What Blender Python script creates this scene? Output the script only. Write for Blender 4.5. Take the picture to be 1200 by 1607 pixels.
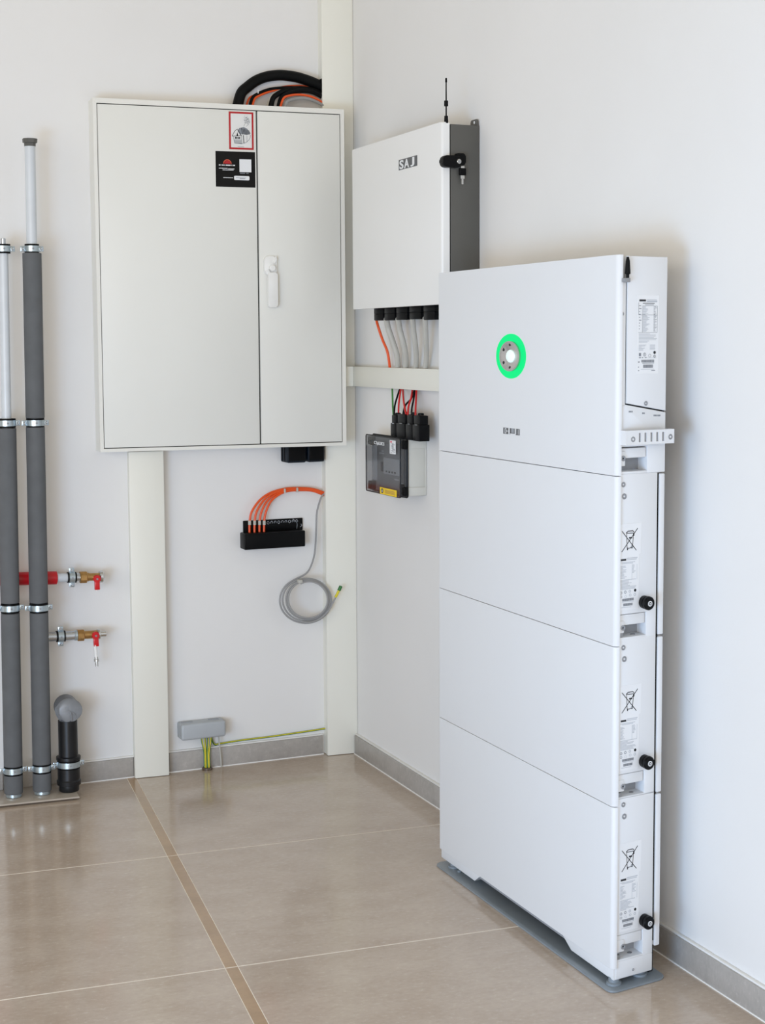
import bpy, bmesh, math, random
from mathutils import Vector, Matrix
random.seed(7)
for o in list(bpy.data.objects): bpy.data.objects.remove(o)
C = bpy.context.scene.collection
# ---------------------------------------------------------------- camera
F = 2632.39
CAM = Vector((-1.376362, -3.778886, .990314))
R = Matrix(((0.93307484, -0.35964418, -0.00523489), (-0.04085392, -0.09151052, -0.99496572), (0.35735458, 0.92859135, -0.10007904)))
cd = bpy.data.cameras.new('camera'); cam = bpy.data.objects.new('camera', cd); C.objects.link(cam)
cd.sensor_fit = 'HORIZONTAL'; cd.sensor_width = 36; cd.lens = 36 * F / 1200; cd.clip_start = .05
M = Matrix((R[0], -R[1], -R[2])).transposed().to_4x4(); M.translation = CAM
cam.matrix_world = M
bpy.context.scene.camera = cam
# ---------------------------------------------------------------- light
w = bpy.data.worlds.new('world'); bpy.context.scene.world = w; w.use_nodes = True
bg = w.node_tree.nodes['Background']; bg.inputs[0].default_value = (.93, .83, .64, 1); bg.inputs[1].default_value = .48
def area(name, loc, target, size, size_y, power, col):
    d = bpy.data.lights.new(name, 'AREA'); d.shape = 'RECTANGLE'; d.size = size; d.size_y = size_y; d.energy = power; d.color = col
    o = bpy.data.objects.new(name, d); C.objects.link(o); o.location = loc
    o.rotation_euler = (Vector(target) - Vector(loc)).to_track_quat('-Z', 'Y').to_euler(); return o
area('rear_fill', (-2.7, -6.2, 1.1), (-.8, -.5, .6), 2.6, 1.9, 90, (1, .92, .86))  # added broad fill light behind the camera, not a known window
area('side_fill', (-3.0, -2.6, 1.2), (0, -1.3, .8), 1.6, 1.6, 25, (1, .97, .92))  # added unseen fill light from the left, not a known window
area('low_daylight_fill', (-2.6, -3.4, .35), (0, -1.9, .2), 1.0, .6, 35, (.45, .68, 1))  # added low fill light for the bluish daylight, no window known here
area('near_daylight_fill', (-1.9, -2.9, .45), (0, -1.9, .3), .8, .8, 11, (.21, .52, 1))  # second added blue fill, nearer the right wall, no doorway known here
vs = bpy.context.scene.view_settings
vs.view_transform = 'Standard'; vs.look = 'None'; vs.gamma = 1; vs.exposure = 0.0; vs.use_curve_mapping = False

# ---------------------------------------------------------------- helpers
def pl(u, v, n, d):                                  # the point of a real plane n.p = d seen at pixel u, v
    r = R.transposed() @ Vector(((u - 600) / F, (v - 803.5) / F, 1)); n = Vector(n)
    return CAM + r * ((d - n.dot(CAM)) / n.dot(r))
def at(u, v, ax, val):
    n = [0, 0, 0]; n[ax] = 1; return pl(u, v, n, val)
def lin(c): return tuple((x / 12.92 if x <= .04045 else ((x + .055) / 1.055) ** 2.4) for x in [k / 255 for k in c])
MATS = {}
def mat(name, rgb, rough=.5, metal=0, var=.03, scale=30, bump=0, bscale=200, emit=0, spec=.5, rgb2=None, coat=0):
    m = bpy.data.materials.new(name); m.use_nodes = True; nt = m.node_tree; b = nt.nodes['Principled BSDF']
    b.inputs['Roughness'].default_value = rough; b.inputs['Metallic'].default_value = metal
    b.inputs['Specular IOR Level'].default_value = spec; b.inputs['Coat Weight'].default_value = coat
    g = nt.nodes.new('ShaderNodeNewGeometry'); n = nt.nodes.new('ShaderNodeTexNoise'); n.inputs['Scale'].default_value = scale; n.inputs['Detail'].default_value = 4
    nt.links.new(g.outputs['Position'], n.inputs['Vector'])
    r = nt.nodes.new('ShaderNodeValToRGB'); c = lin(rgb); d = lin(rgb2) if rgb2 else None
    r.color_ramp.elements[0].position = .35; r.color_ramp.elements[1].position = .65
    r.color_ramp.elements[0].color = tuple(d or [k * (1 - var) for k in c]) + (1,); r.color_ramp.elements[1].color = tuple(min(1, k * (1 + (0 if d else var))) for k in c) + (1,)
    nt.links.new(n.outputs[0], r.inputs[0]); nt.links.new(r.outputs[0], b.inputs['Base Color'])
    if bump:
        n2 = nt.nodes.new('ShaderNodeTexNoise'); n2.inputs['Scale'].default_value = bscale; nt.links.new(g.outputs['Position'], n2.inputs['Vector'])
        bp = nt.nodes.new('ShaderNodeBump'); bp.inputs['Strength'].default_value = bump; bp.inputs['Distance'].default_value = .001
        nt.links.new(n2.outputs[0], bp.inputs['Height']); nt.links.new(bp.outputs[0], b.inputs['Normal'])
    if emit:
        b.inputs['Emission Color'].default_value = c + (1,); b.inputs['Emission Strength'].default_value = emit
    MATS[name] = m; return m
def tile_mat(name, a, b_, c_, rough, vein=1.0):
    m = bpy.data.materials.new(name); m.use_nodes = True; nt = m.node_tree; L = nt.links.new; b = nt.nodes['Principled BSDF']
    g = nt.nodes.new('ShaderNodeNewGeometry')
    mp = nt.nodes.new('ShaderNodeMapping'); mp.inputs['Scale'].default_value = (1, 1.5, 1); L(g.outputs['Position'], mp.inputs[0])
    n1 = nt.nodes.new('ShaderNodeTexNoise'); n1.inputs['Scale'].default_value = 8; n1.inputs['Detail'].default_value = 8; n1.inputs['Roughness'].default_value = .62; n1.inputs['Distortion'].default_value = .25
    n2 = nt.nodes.new('ShaderNodeTexNoise'); n2.inputs['Scale'].default_value = 85; n2.inputs['Detail'].default_value = 6; n2.inputs['Roughness'].default_value = .7
    L(mp.outputs[0], n1.inputs['Vector']); L(mp.outputs[0], n2.inputs['Vector'])
    r1 = nt.nodes.new('ShaderNodeValToRGB'); r1.color_ramp.elements[0].position = .34; r1.color_ramp.elements[1].position = .68
    r1.color_ramp.elements[0].color = lin(a) + (1,); r1.color_ramp.elements[1].color = lin(b_) + (1,)
    r2 = nt.nodes.new('ShaderNodeValToRGB'); r2.color_ramp.elements[0].position = .56; r2.color_ramp.elements[1].position = .70
    r2.color_ramp.elements[0].color = (0, 0, 0, 1); r2.color_ramp.elements[1].color = (.55 * vein,) * 3 + (1,)
    r3 = nt.nodes.new('ShaderNodeValToRGB'); r3.color_ramp.elements[0].position = .25; r3.color_ramp.elements[1].position = .5
    r3.color_ramp.elements[0].color = (.86, .86, .86, 1); r3.color_ramp.elements[1].color = (1, 1, 1, 1)
    L(n1.outputs[0], r1.inputs[0]); L(n2.outputs[0], r2.inputs[0]); L(n2.outputs[0], r3.inputs[0])
    mx = nt.nodes.new('ShaderNodeMixRGB'); L(r2.outputs[0], mx.inputs[0]); L(r1.outputs[0], mx.inputs[1]); mx.inputs[2].default_value = lin(c_) + (1,)
    my = nt.nodes.new('ShaderNodeMixRGB'); my.blend_type = 'MULTIPLY'; my.inputs[0].default_value = 1; L(mx.outputs[0], my.inputs[1]); L(r3.outputs[0], my.inputs[2])
    L(my.outputs[0], b.inputs['Base Color']); b.inputs['Roughness'].default_value = rough; b.inputs['Specular IOR Level'].default_value = .5
    bp = nt.nodes.new('ShaderNodeBump'); bp.inputs['Strength'].default_value = .05; bp.inputs['Distance'].default_value = .001; L(n2.outputs[0], bp.inputs['Height']); L(bp.outputs[0], b.inputs['Normal'])
    MATS[name] = m
wall_m = mat('wall_paint', (226, 225, 223), .75, var=.012, scale=3, bump=.12, bscale=240)
tile_mat('floor_tile', (181, 164, 147), (193, 178, 162), (212, 201, 188), .12)
tile_mat('strip_tile', (166, 139, 108), (182, 153, 120), (190, 164, 132), .2, .5)
tile_mat('baseboard_tile', (160, 155, 149), (174, 169, 163), (196, 191, 186), .35)
mat('grout', (236, 228, 216), .8)
mat('caulk', (236, 235, 231), .6)
mat('cream_metal', (227, 226, 219), .42, var=.008, scale=5)
mat('cream_plastic', (229, 228, 218), .38, var=.008, scale=5)
mat('door_metal', (225, 225, 219), .36, var=.008, scale=5)
mat('gap_dark', (18, 18, 17), .8, spec=.1)
mat('white_plastic', (219, 221, 223), .42, var=.006, scale=4, spec=.3)
mat('inverter_white', (230, 230, 228), .4, var=.006, scale=4)
mat('dark_grey_metal', (84, 83, 79), .45, var=.02, bump=.1, bscale=900)
mat('black_plastic', (9, 10, 12), .4, var=.1, spec=.13)
mat('black_rubber', (10, 11, 12), .5, var=.1, spec=.14)
mat('navy_plastic', (17, 27, 37), .45, var=.08, spec=.2)
mat('orange_cable', (226, 84, 26), .42, var=.04)
mat('red_cable', (205, 26, 28), .42, var=.04)
mat('green_cable', (62, 132, 58), .45, var=.04)
mat('grey_cable', (150, 150, 150), .5, var=.04)
mat('light_cable', (184, 182, 174), .5, var=.03)
mat('grey_box', (172, 177, 181), .42, var=.02)
mat('panel_grey', (201, 200, 192), .48, var=.015)
mat('insulation', (92, 94, 96), .8, var=.06, bump=.15, bscale=500)
mat('pipe_grey', (201, 206, 210), .3, var=.02)
mat('steel', (190, 195, 200), .25, .9, var=.06)
mat('zinc', (180, 192, 198), .3, .75, var=.08, scale=200)
mat('brass', (176, 138, 86), .32, .85, var=.12, scale=120)
mat('chrome', (205, 205, 203), .18, 1, var=.03)
mat('valve_red', (196, 20, 28), .3, var=.05)
mat('pipe_red', (196, 16, 32), .28, var=.05)
mat('drain_black', (26, 27, 29), .36, var=.12, spec=.35)
mat('film_grey', (134, 137, 141), .38, var=.08, bump=.5, bscale=60)
mat('film_dark', (92, 94, 98), .4, var=.08)
mat('white_tube', (233, 233, 230), .4)
mat('floor_plate', (128, 137, 144), .34, var=.04)
mat('led_green', (2, 12, 7), .5, var=0, spec=.08); MATS['led_green'].node_tree.nodes['Principled BSDF'].inputs['Emission Color'].default_value = (.0, .90, .25, 1); MATS['led_green'].node_tree.nodes['Principled BSDF'].inputs['Emission Strength'].default_value = 1
mat('led_white', (226, 246, 240), .3, emit=.25, var=0)
mat('brushed', (196, 193, 190), .24, .85, var=.05)
mat('screw_grey', (138, 140, 143), .4, 0, var=.08)
mat('label_white', (226, 228, 230), .5, var=.004, spec=.3)
mat('print_black', (26, 28, 32), .6)
mat('print_grey', (128, 133, 140), .6)
mat('print_light', (176, 181, 188), .6)
mat('sticker_red', (176, 18, 28), .5)
mat('sticker_black', (20, 20, 19), .45, spec=.15)
mat('sticker_orange', (226, 96, 64), .5)
mat('paper_grey', (222, 222, 220), .6)
mat('label_yellow', (240, 204, 10), .5, var=.02)
mat('label_pink', (222, 90, 110), .5)
mat('logo_grey', (86, 88, 90), .5)
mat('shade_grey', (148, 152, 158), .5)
mat('slab', (176, 166, 153), .2, var=.04)
mat('dark_slab', (92, 78, 64), .3, var=.06)
mat('meter_dark', (118, 120, 122), .6)
mat('meter_display', (168, 172, 176), .5)
def stripe_mat(name, a, b_, scale):                # two-colour earth wire
    m = bpy.data.materials.new(name); m.use_nodes = True; nt = m.node_tree; b = nt.nodes['Principled BSDF']
    g = nt.nodes.new('ShaderNodeTexCoord'); wv = nt.nodes.new('ShaderNodeTexWave'); wv.bands_direction = 'DIAGONAL'; wv.inputs['Scale'].default_value = scale
    r = nt.nodes.new('ShaderNodeValToRGB'); r.color_ramp.interpolation = 'CONSTANT'; r.color_ramp.elements[1].position = .5
    r.color_ramp.elements[0].color = lin(a) + (1,); r.color_ramp.elements[1].color = lin(b_) + (1,)
    nt.links.new(g.outputs['Object'], wv.inputs[0]); nt.links.new(wv.outputs[0], r.inputs[0]); nt.links.new(r.outputs[0], b.inputs['Base Color']); b.inputs['Roughness'].default_value = .45
    MATS[name] = m
mat('earth_yellow', (214, 200, 40), .45, var=.04)
mat('earth_green', (46, 112, 52), .45, var=.04)
def smoked():
    m = bpy.data.materials.new('smoked_plastic'); m.use_nodes = True; nt = m.node_tree; nt.nodes.remove(nt.nodes['Principled BSDF'])
    t = nt.nodes.new('ShaderNodeBsdfTransparent'); t.inputs[0].default_value = (.80, .803, .81, 1)
    gl = nt.nodes.new('ShaderNodeBsdfGlossy'); gl.inputs['Roughness'].default_value = .14
    f = nt.nodes.new('ShaderNodeLayerWeight'); f.inputs[0].default_value = .5; pw = nt.nodes.new('ShaderNodeMath'); pw.operation = 'POWER'; pw.inputs[1].default_value = 4
    ma = nt.nodes.new('ShaderNodeMath'); ma.operation = 'MULTIPLY_ADD'; ma.inputs[1].default_value = .45; ma.inputs[2].default_value = .03; x = nt.nodes.new('ShaderNodeMixShader')
    nt.links.new(f.outputs['Facing'], pw.inputs[0]); nt.links.new(pw.outputs[0], ma.inputs[0])
    nt.links.new(ma.outputs[0], x.inputs[0]); nt.links.new(t.outputs[0], x.inputs[1]); nt.links.new(gl.outputs[0], x.inputs[2]); nt.links.new(x.outputs[0], nt.nodes['Material Output'].inputs[0])
    MATS['smoked_plastic'] = m
smoked()

class MB:
    """collects shapes given in a local frame and links them as ONE mesh object"""
    def __init__(s, fr=None): s.bm = bmesh.new(); s.fr = fr; s.mi = 0
    def mtl(s, i): s.mi = i; return s
    def _add(s, tb):
        for f in tb.faces: f.material_index = s.mi
        if s.fr:
            for v in tb.verts: v.co = s.fr(v.co)
        me = bpy.data.meshes.new('t'); tb.to_mesh(me); tb.free(); s.bm.from_mesh(me); bpy.data.meshes.remove(me); return s
    def box(s, lo, hi, bev=0, seg=2):
        tb = bmesh.new(); a, b = [min(x, y) for x, y in zip(lo, hi)], [max(x, y) for x, y in zip(lo, hi)]
        v = [tb.verts.new((x, y, z)) for x in (a[0], b[0]) for y in (a[1], b[1]) for z in (a[2], b[2])]
        for q in ((0, 1, 3, 2), (4, 6, 7, 5), (0, 4, 5, 1), (2, 3, 7, 6), (0, 2, 6, 4), (1, 5, 7, 3)): tb.faces.new([v[i] for i in q])
        if bev: bmesh.ops.bevel(tb, geom=tb.edges[:], offset=bev, segments=seg, profile=.5, affect='EDGES', clamp_overlap=True)
        return s._add(tb)
    def hexa(s, P, bev=0):                           # eight corners: bottom ring then top ring
        tb = bmesh.new(); v = [tb.verts.new(p) for p in P]
        for q in ((3, 2, 1, 0), (4, 5, 6, 7), (0, 1, 5, 4), (1, 2, 6, 5), (2, 3, 7, 6), (3, 0, 4, 7)): tb.faces.new([v[i] for i in q])
        if bev: bmesh.ops.bevel(tb, geom=tb.edges[:], offset=bev, segments=2, profile=.5, affect='EDGES', clamp_overlap=True)
        return s._add(tb)
    def prism(s, poly, fn, h0, h1, bev=0, seg=2):    # fn(a, b, h) -> local point
        tb = bmesh.new(); A = [tb.verts.new(fn(a, b, h0)) for a, b in poly]; B = [tb.verts.new(fn(a, b, h1)) for a, b in poly]; n = len(poly)
        fa = tb.faces.new(A[::-1]); fb = tb.faces.new(B)
        for i in range(n): tb.faces.new((A[i], A[(i + 1) % n], B[(i + 1) % n], B[i]))
        if bev: bmesh.ops.bevel(tb, geom=list(set(fa.edges) | set(fb.edges)), offset=bev, segments=seg, profile=.5, affect='EDGES', clamp_overlap=True)
        return s._add(tb)
    def lathe(s, p0, ax, prof, n=20):                # prof: (distance along axis, radius)
        tb = bmesh.new(); p0 = Vector(p0); ax = Vector(ax).normalized(); e = ax.orthogonal().normalized(); f = ax.cross(e); rings = []
        for t, r in prof:
            rings.append([tb.verts.new(p0 + ax * t + (e * math.cos(2 * math.pi * (i + .5) / n) + f * math.sin(2 * math.pi * (i + .5) / n)) * max(r, 1e-5)) for i in range(n)])
        for a, b in zip(rings, rings[1:]):
            for i in range(n): tb.faces.new((a[i], a[(i + 1) % n], b[(i + 1) % n], b[i]))
        tb.faces.new(rings[0][::-1]); tb.faces.new(rings[-1]); return s._add(tb)
    def cyl(s, p0, p1, r, r1=None, n=20, bev=0):
        p0, p1 = Vector(p0), Vector(p1); d = (p1 - p0).length; r1 = r if r1 is None else r1
        return s.lathe(p0, p1 - p0, [(0, r - bev), (bev, r), (d - bev, r1), (d, r1 - bev)] if bev else [(0, r), (d, r1)], n)
    def tube(s, pts, r, n=10, closed=False, smooth=6):
        P = [Vector(p) for p in pts]
        if smooth and len(P) > 2: P = spline(P, smooth, closed)
        tb = bmesh.new(); m = len(P); T = [(P[(i + 1) % m if closed else min(i + 1, m - 1)] - P[(i - 1) % m if closed else max(i - 1, 0)]).normalized() for i in range(m)]
        e = T[0].orthogonal().normalized(); rings = []
        for i in range(m):
            e = (e - T[i] * e.dot(T[i])).normalized(); f = T[i].cross(e)
            rings.append([tb.verts.new(P[i] + (e * math.cos(2 * math.pi * k / n) + f * math.sin(2 * math.pi * k / n)) * r) for k in range(n)])
        for i in range(m if closed else m - 1):
            a, b = rings[i], rings[(i + 1) % m]
            for k in range(n): tb.faces.new((a[k], a[(k + 1) % n], b[(k + 1) % n], b[k]))
        if not closed: tb.faces.new(rings[0][::-1]); tb.faces.new(rings[-1])
        return s._add(tb)
    def text(s, txt, fn, size, sx=1, bold=0, ext=.0004, fit=False):   # fn(a, b, h) -> local point; text baseline starts at a = b = 0
        cu = bpy.data.curves.new('t', 'FONT'); cu.body = txt; cu.size = size; cu.offset = bold; cu.extrude = ext; cu.resolution_u = 3
        o = bpy.data.objects.new('t', cu); me = bpy.data.meshes.new_from_object(o); tb = bmesh.new(); tb.from_mesh(me)
        if fit:
            xs = [v.co.x for v in tb.verts]; ys = [v.co.y for v in tb.verts]
            for v in tb.verts: v.co.x = (v.co.x - min(xs)) / (max(xs) - min(xs)); v.co.y = (v.co.y - min(ys)) / (max(ys) - min(ys))
        for v in tb.verts: v.co = fn(v.co.x * sx, v.co.y, v.co.z + ext)
        bpy.data.objects.remove(o); bpy.data.curves.remove(cu); bpy.data.meshes.remove(me); return s._add(tb)
    def build(s, name, mats, parent=None, label=None, cat=None, group=None, kind=None, sharp=32):
        bmesh.ops.recalc_face_normals(s.bm, faces=s.bm.faces)
        me = bpy.data.meshes.new(name); s.bm.to_mesh(me); s.bm.free()
        for m in ([mats] if isinstance(mats, str) else mats): me.materials.append(MATS[m])
        me.polygons.foreach_set('use_smooth', [True] * len(me.polygons)); me.set_sharp_from_angle(angle=math.radians(sharp))
        o = bpy.data.objects.new(name, me); C.objects.link(o)
        if parent:
            r = parent
            while r.parent: r = r.parent
            off = r.location.copy(); o.parent = parent
        else:
            xs = [v.co for v in me.vertices]; off = Vector([(min(c[i] for c in xs) + max(c[i] for c in xs)) / 2 for i in (0, 1)] + [min(c[2] for c in xs)]); o.location = off
        if parent and parent.parent is None or parent: me.transform(Matrix.Translation(-off))
        else: me.transform(Matrix.Translation(-off))
        if label: o['label'] = label
        if cat: o['category'] = cat
        if group: o['group'] = group
        if kind: o['kind'] = kind
        return o
def spline(P, k, closed=False):
    out = []; n = len(P); g = (lambda i: P[i % n]) if closed else (lambda i: P[max(0, min(n - 1, i))])
    for i in range(n if closed else n - 1):
        a, b, c, d = g(i - 1), g(i), g(i + 1), g(i + 2)
        for j in range(k):
            t = j / k; out.append(.5 * ((2 * b) + (c - a) * t + (2 * a - 5 * b + 4 * c - d) * t * t + (3 * b - a - 3 * c + d) * t ** 3))
    if not closed: out.append(P[-1])
    return out
def thing(name, loc, label, cat, group=None):
    o = bpy.data.objects.new(name, None); C.objects.link(o); o.location = loc; o.empty_display_size = .05
    o['label'] = label; o['category'] = cat
    if group: o['group'] = group
    return o
def struct(o): o['kind'] = 'structure'; return o
XY = lambda a, b, h: (a, b, h)
def rrect(a0, a1, b0, b1, r, n=5, corners=(1, 1, 1, 1)):
    out = []
    for (cx, cy, t0, on) in ((a1 - r, b1 - r, 0, corners[0]), (a0 + r, b1 - r, 90, corners[1]), (a0 + r, b0 + r, 180, corners[2]), (a1 - r, b0 + r, 270, corners[3])):
        if on:
            for i in range(n + 1): t = math.radians(t0 + 90 * i / n); out.append((cx + r * math.cos(t), cy + r * math.sin(t)))
        else: out.append((a1 if t0 in (0, 270) else a0, b1 if t0 in (0, 90) else b0))
    return out
def line2(p, q, wd):
    p, q = Vector(p), Vector(q); d = (q - p).normalized(); n = Vector((-d.y, d.x)) * wd / 2
    return [tuple(p + n), tuple(q + n), tuple(q - n), tuple(p - n)]

# ---------------------------------------------------------------- room shell
WK, W0 = .085, .012                                   # left wall: y = W0 + WK x
yw = lambda x: W0 + WK * x
LW = lambda c: Vector((c[0], yw(c[0]) - c[1], c[2]))  # frame of the left wall: x, distance from the wall, z
def aw(u, v, off): return pl(u, v, (-WK, 1, 0), W0 - off)
def awl(u, v, off): p = aw(u, v, off); return Vector((p.x, off, p.z))      # the same in the wall's frame
fl = struct(MB().box((-3.4, -5.2, -.06), (.0, .03, -.0003)).build('floor', 'grout'))
fl['label'] = 'beige stone-look tiled floor with thin pale grout joints'
xL = lambda y: -.582 + (y + .154) * .0914
rows = [.03, -.660, -1.271, -1.877, -2.483, -3.089, -3.695, -4.301, -4.907]; g, gs = .0018, .0007
for y1, y0 in zip(rows, rows[1:]):
    for a, b, nm, m in ((lambda y: xL(y) + .021 + gs, lambda y: 0, 'tile', 'floor_tile'), (lambda y: xL(y) + gs, lambda y: xL(y) + .021 - gs, 'border_strip', 'strip_tile'),
                        (lambda y: xL(y) - 1.2, lambda y: xL(y) - gs, 'tile', 'floor_tile'), (lambda y: xL(y) - 2.4, lambda y: xL(y) - 1.2 - 2 * g, 'tile', 'floor_tile')):
        MB().prism([(a(y0 + g), y0 + g), (b(y0 + g), y0 + g), (b(y1 - g), y1 - g), (a(y1 - g), y1 - g)], XY, -.0012, 0, .0002, 1).build(nm, m, fl)
H = 2.75
wl = struct(MB().prism([(-3.4, yw(-3.4)), (0, yw(0)), (.12, yw(0)), (.12, .2), (-3.4, .2)], XY, -.06, H).build('wall_left', 'wall_paint'))
wr = struct(MB().box((0, -5.2, -.06), (.12, yw(0), H)).build('wall_right', 'wall_paint'))
BH, BT = .046, .010
bl = struct(MB(LW).box((-2.9, 0, BH), (-.08, .007, BH + .0035), .001).box((-2.9, 0, .0), (-.08, BT + .001, .002)).build('baseboard_left', 'caulk'))
for a, b in ((-2.9, -2.05), (-2.047, -1.252), (-1.249, -.8555), (-.8525, -.5555), (-.4695, -.082)):
    MB(LW).box((a, .0005, .001), (b, BT, BH), .0012).build('baseboard_tile', 'baseboard_tile', bl)
br = struct(MB().box((-.007, -4.9, BH), (0, -.03, BH + .0035), .001).box((-BT - .001, -4.9, 0), (0, -.03, .002)).build('baseboard_right', 'caulk'))
for a, b in ((-.03, -.62), (-.623, -1.22), (-1.223, -2.42), (-2.423, -3.62), (-3.623, -4.82)):
    MB().box((-BT, a, .001), (-.0005, b, BH), .0012).build('baseboard_tile', 'baseboard_tile', br)

# ---------------------------------------------------------------- cable trunking
YC = -.095                                            # front of the distribution cabinet
def trunk(x0, x1, yf, z1, label):
    t = thing('cable_trunking', ((x0 + x1) / 2, yf, 0), label, 'cable trunking')
    MB().hexa([(x0 + .002, yf + .006, .001), (x1 - .002, yf + .006, .001), (x1 - .002, yw(x1), .001), (x0 + .002, yw(x0), .001),
               (x0 + .002, yf + .006, z1), (x1 - .002, yf + .006, z1), (x1 - .002, yw(x1), z1), (x0 + .002, yw(x0), z1)]).build('channel', 'cream_plastic', t)
    MB().box((x0, yf, .001), (x1, yf + .0125, z1), .0012).build('cover', 'cream_plastic', t)
    return t
CF, KF = -.062, -.028
p0, p1 = at(205.5, 712, 1, CF), at(262, 1212, 1, CF)
trunk(at(207, 960, 1, CF).x, at(261, 960, 1, CF).x, CF, .7505, 'wide cream cable trunking running from the floor up to the cabinet underside')
xk = at(509.5, 600, 1, KF).x
trunk(xk, -.0006, KF, 2.74, 'tall cream cable trunking filling the corner between the two walls')
t = thing('cable_trunking', (-.01, -.4, .892), 'short horizontal cream trunking on the right wall under the white inverter', 'cable trunking')
MB().box((-.017, -.93, .893), (0, -.073, .935)).box((xk + .014, -.066, .893), (-.001, KF, .935)).build('channel', 'cream_plastic', t)
MB().box((-.0215, -.94, .8905), (-.0095, -.0705, .9365), .001).build('cover', 'cream_plastic', t)
MB().box((xk + .012, -.0725, .8905), (-.0215, -.0605, .9365), .001).build('corner_cover', 'cream_plastic', t)

# ---------------------------------------------------------------- distribution cabinet
a, b = at(148, 155, 1, YC), at(542, 698.5, 1, YC); c, d = at(155, 710.5, 1, YC), at(541, 170, 1, YC)
X0, X1, Z1, Z0 = (a.x + c.x) / 2, (b.x + d.x) / 2, (a.z + d.z) / 2, (b.z + c.z) / 2
cab = thing('electrical_cabinet', ((X0 + X1) / 2, YC, Z0), 'large cream double-door electrical cabinet hanging on the left wall', 'cabinet')
xn = xk - .0015
m = MB(); fy = YC + .012
m.hexa([(X0 + .001, fy, Z0 + .001), (xn, fy, Z0 + .001), (xn, yw(xn), Z0 + .001), (X0 + .001, yw(X0), Z0 + .001), (X0 + .001, fy, Z1 - .001), (xn, fy, Z1 - .001), (xn, yw(xn), Z1 - .001), (X0 + .001, yw(X0), Z1 - .001)])
m.box((xn, fy, Z0 + .001), (X1 - .001, KF - .0006, Z1 - .001)).build('body', 'cream_metal', cab)
dl = [at(158.5, 433, 1, YC).x, at(404.8, 433, 1, YC).x, at(407.2, 433, 1, YC).x, at(534.8, 433, 1, YC).x]
dz = (at(280, 700, 1, YC).z, at(280, 168.5, 1, YC).z)
m = MB(); e = .0018
for lo, hi in (((X0, Z0), (dl[0] - e, Z1)), ((dl[3] + e, Z0), (X1, Z1)), ((dl[0] - e, Z0), (dl[3] + e, dz[0] - e)), ((dl[0] - e, dz[1] + e), (dl[3] + e, Z1))):
    m.box((lo[0], YC, lo[1]), (hi[0], YC + .014, hi[1]))
m.build('frame', 'cream_metal', cab)
MB().box((dl[0] - e, YC + .009, dz[0] - e), (dl[3] + e, YC + .0125, dz[1] + e)).build('door_gap_shade', 'gap_dark', cab)  # dark sheet that paints the shade in the gaps around the doors
d1 = MB().box((dl[0], YC + .001, dz[0]), (dl[1], YC + .0085, dz[1]), .0008).build('door', 'door_metal', cab, 'wide left door leaf carrying two stickers')
d2 = MB().box((dl[2], YC + .001, dz[0]), (dl[3], YC + .0085, dz[1]), .0008).build('door', 'door_metal', cab, 'narrow right door leaf with swing handle')
YD = YC + .001
def cp(u, v): p = at(u, v, 1, YD); return (p.x, p.z)
FN = lambda a, b, h: (a, YD - h, b)
m = MB()                                              # swing handle
A = cp(413.5, 432); B = cp(433, 402)
m.prism(rrect(A[0], B[0], A[1], B[1], .010), FN, 0, .007, .002)
A = cp(418.5, 482.5); B = cp(432.8, 428)
m.prism(rrect(A[0], B[0], A[1], B[1], .004), FN, .004, .014, .003)
q = cp(425, 421); m.cyl((q[0], YD - .006, q[1]), (q[0], YD - .0165, q[1]), .0072, bev=.0015, n=24)
m.prism([cp(431, 402), cp(433, 408), cp(429, 414), cp(427, 412)], FN, .006, .011, .001); m.prism([cp(417, 432), cp(414, 426), cp(419, 423), cp(422, 427)], FN, .006, .011, .001)
m.build('handle', 'white_tube', d2, 'white plastic swing handle')
# red framed sticker: house drawing
A = cp(359.5, 234); B = cp(397.3, 176.5); W, Hh = B[0] - A[0], B[1] - A[1]
SN = lambda a, b, h: FN(A[0] + a * W, A[1] + b * Hh, h * .0002)
m = MB(); m.mtl(0).prism([(0, 0), (1, 0), (1, 1), (0, 1)], SN, 0, 1); m.mtl(1).prism([(.075, .05), (.925, .05), (.925, .95), (.075, .95)], SN, 1, 2)
def pic(poly, i, h=2): m.mtl(i).prism(poly, SN, h, h + 1)
def pln(pts, wd, i, h=3):
    for p, q in zip(pts, pts[1:]):
        pp, qq = Vector((p[0] * W, p[1] * Hh)), Vector((q[0] * W, q[1] * Hh))
        pic([(x / W, y / Hh) for x, y in line2(pp, qq, wd)], i, h)
pic([(.34, .49), (.42, .57), (.60, .60), (.74, .56), (.88, .44), (.72, .39), (.52, .42), (.46, .38)], 3)
for k in range(6): pln([(.50 + .06 * k, .57 - .01 * k), (.55 + .055 * k, .40)], .0012, 2)
pln([(.12, .35), (.24, .49), (.34, .54), (.50, .37), (.12, .35)], .0010, 2); pln([(.17, .35), (.22, .17), (.52, .15), (.50, .37)], .0008, 3)
ap = [(.13 + .74 * (.5 + .5 * math.cos(t)), .40 - .24 * math.sin(t)) for t in [math.pi * k / 10 for k in range(7)]]
pln(ap, .0009, 3); pln([(.58, .38), (.60, .17)], .0016, 2); pln([(.72, .38), (.72, .20)], .0007, 3)
pic([(.30, .36), (.37, .36), (.335, .46)], 2, 3)
for k in range(4): pic([(.24 + .055 * k, .28), (.28 + .055 * k, .28), (.28 + .055 * k, .33), (.24 + .055 * k, .33)], 2, 3)
for k in range(4): pln([(.21, .17 + .027 * k), (.50, .17 + .027 * k)], .0011, 3)
for k in range(80):
    t = random.random() * 6.28; r = random.random() ** .5; x, y = .72 + .13 * r * math.cos(t), .79 + .11 * r * math.sin(t) - .25 * (r * math.cos(t)) * .13
    pln([(x - .014, y), (x + .014, y + random.uniform(-.01, .01))], .0005, 3)
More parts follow.
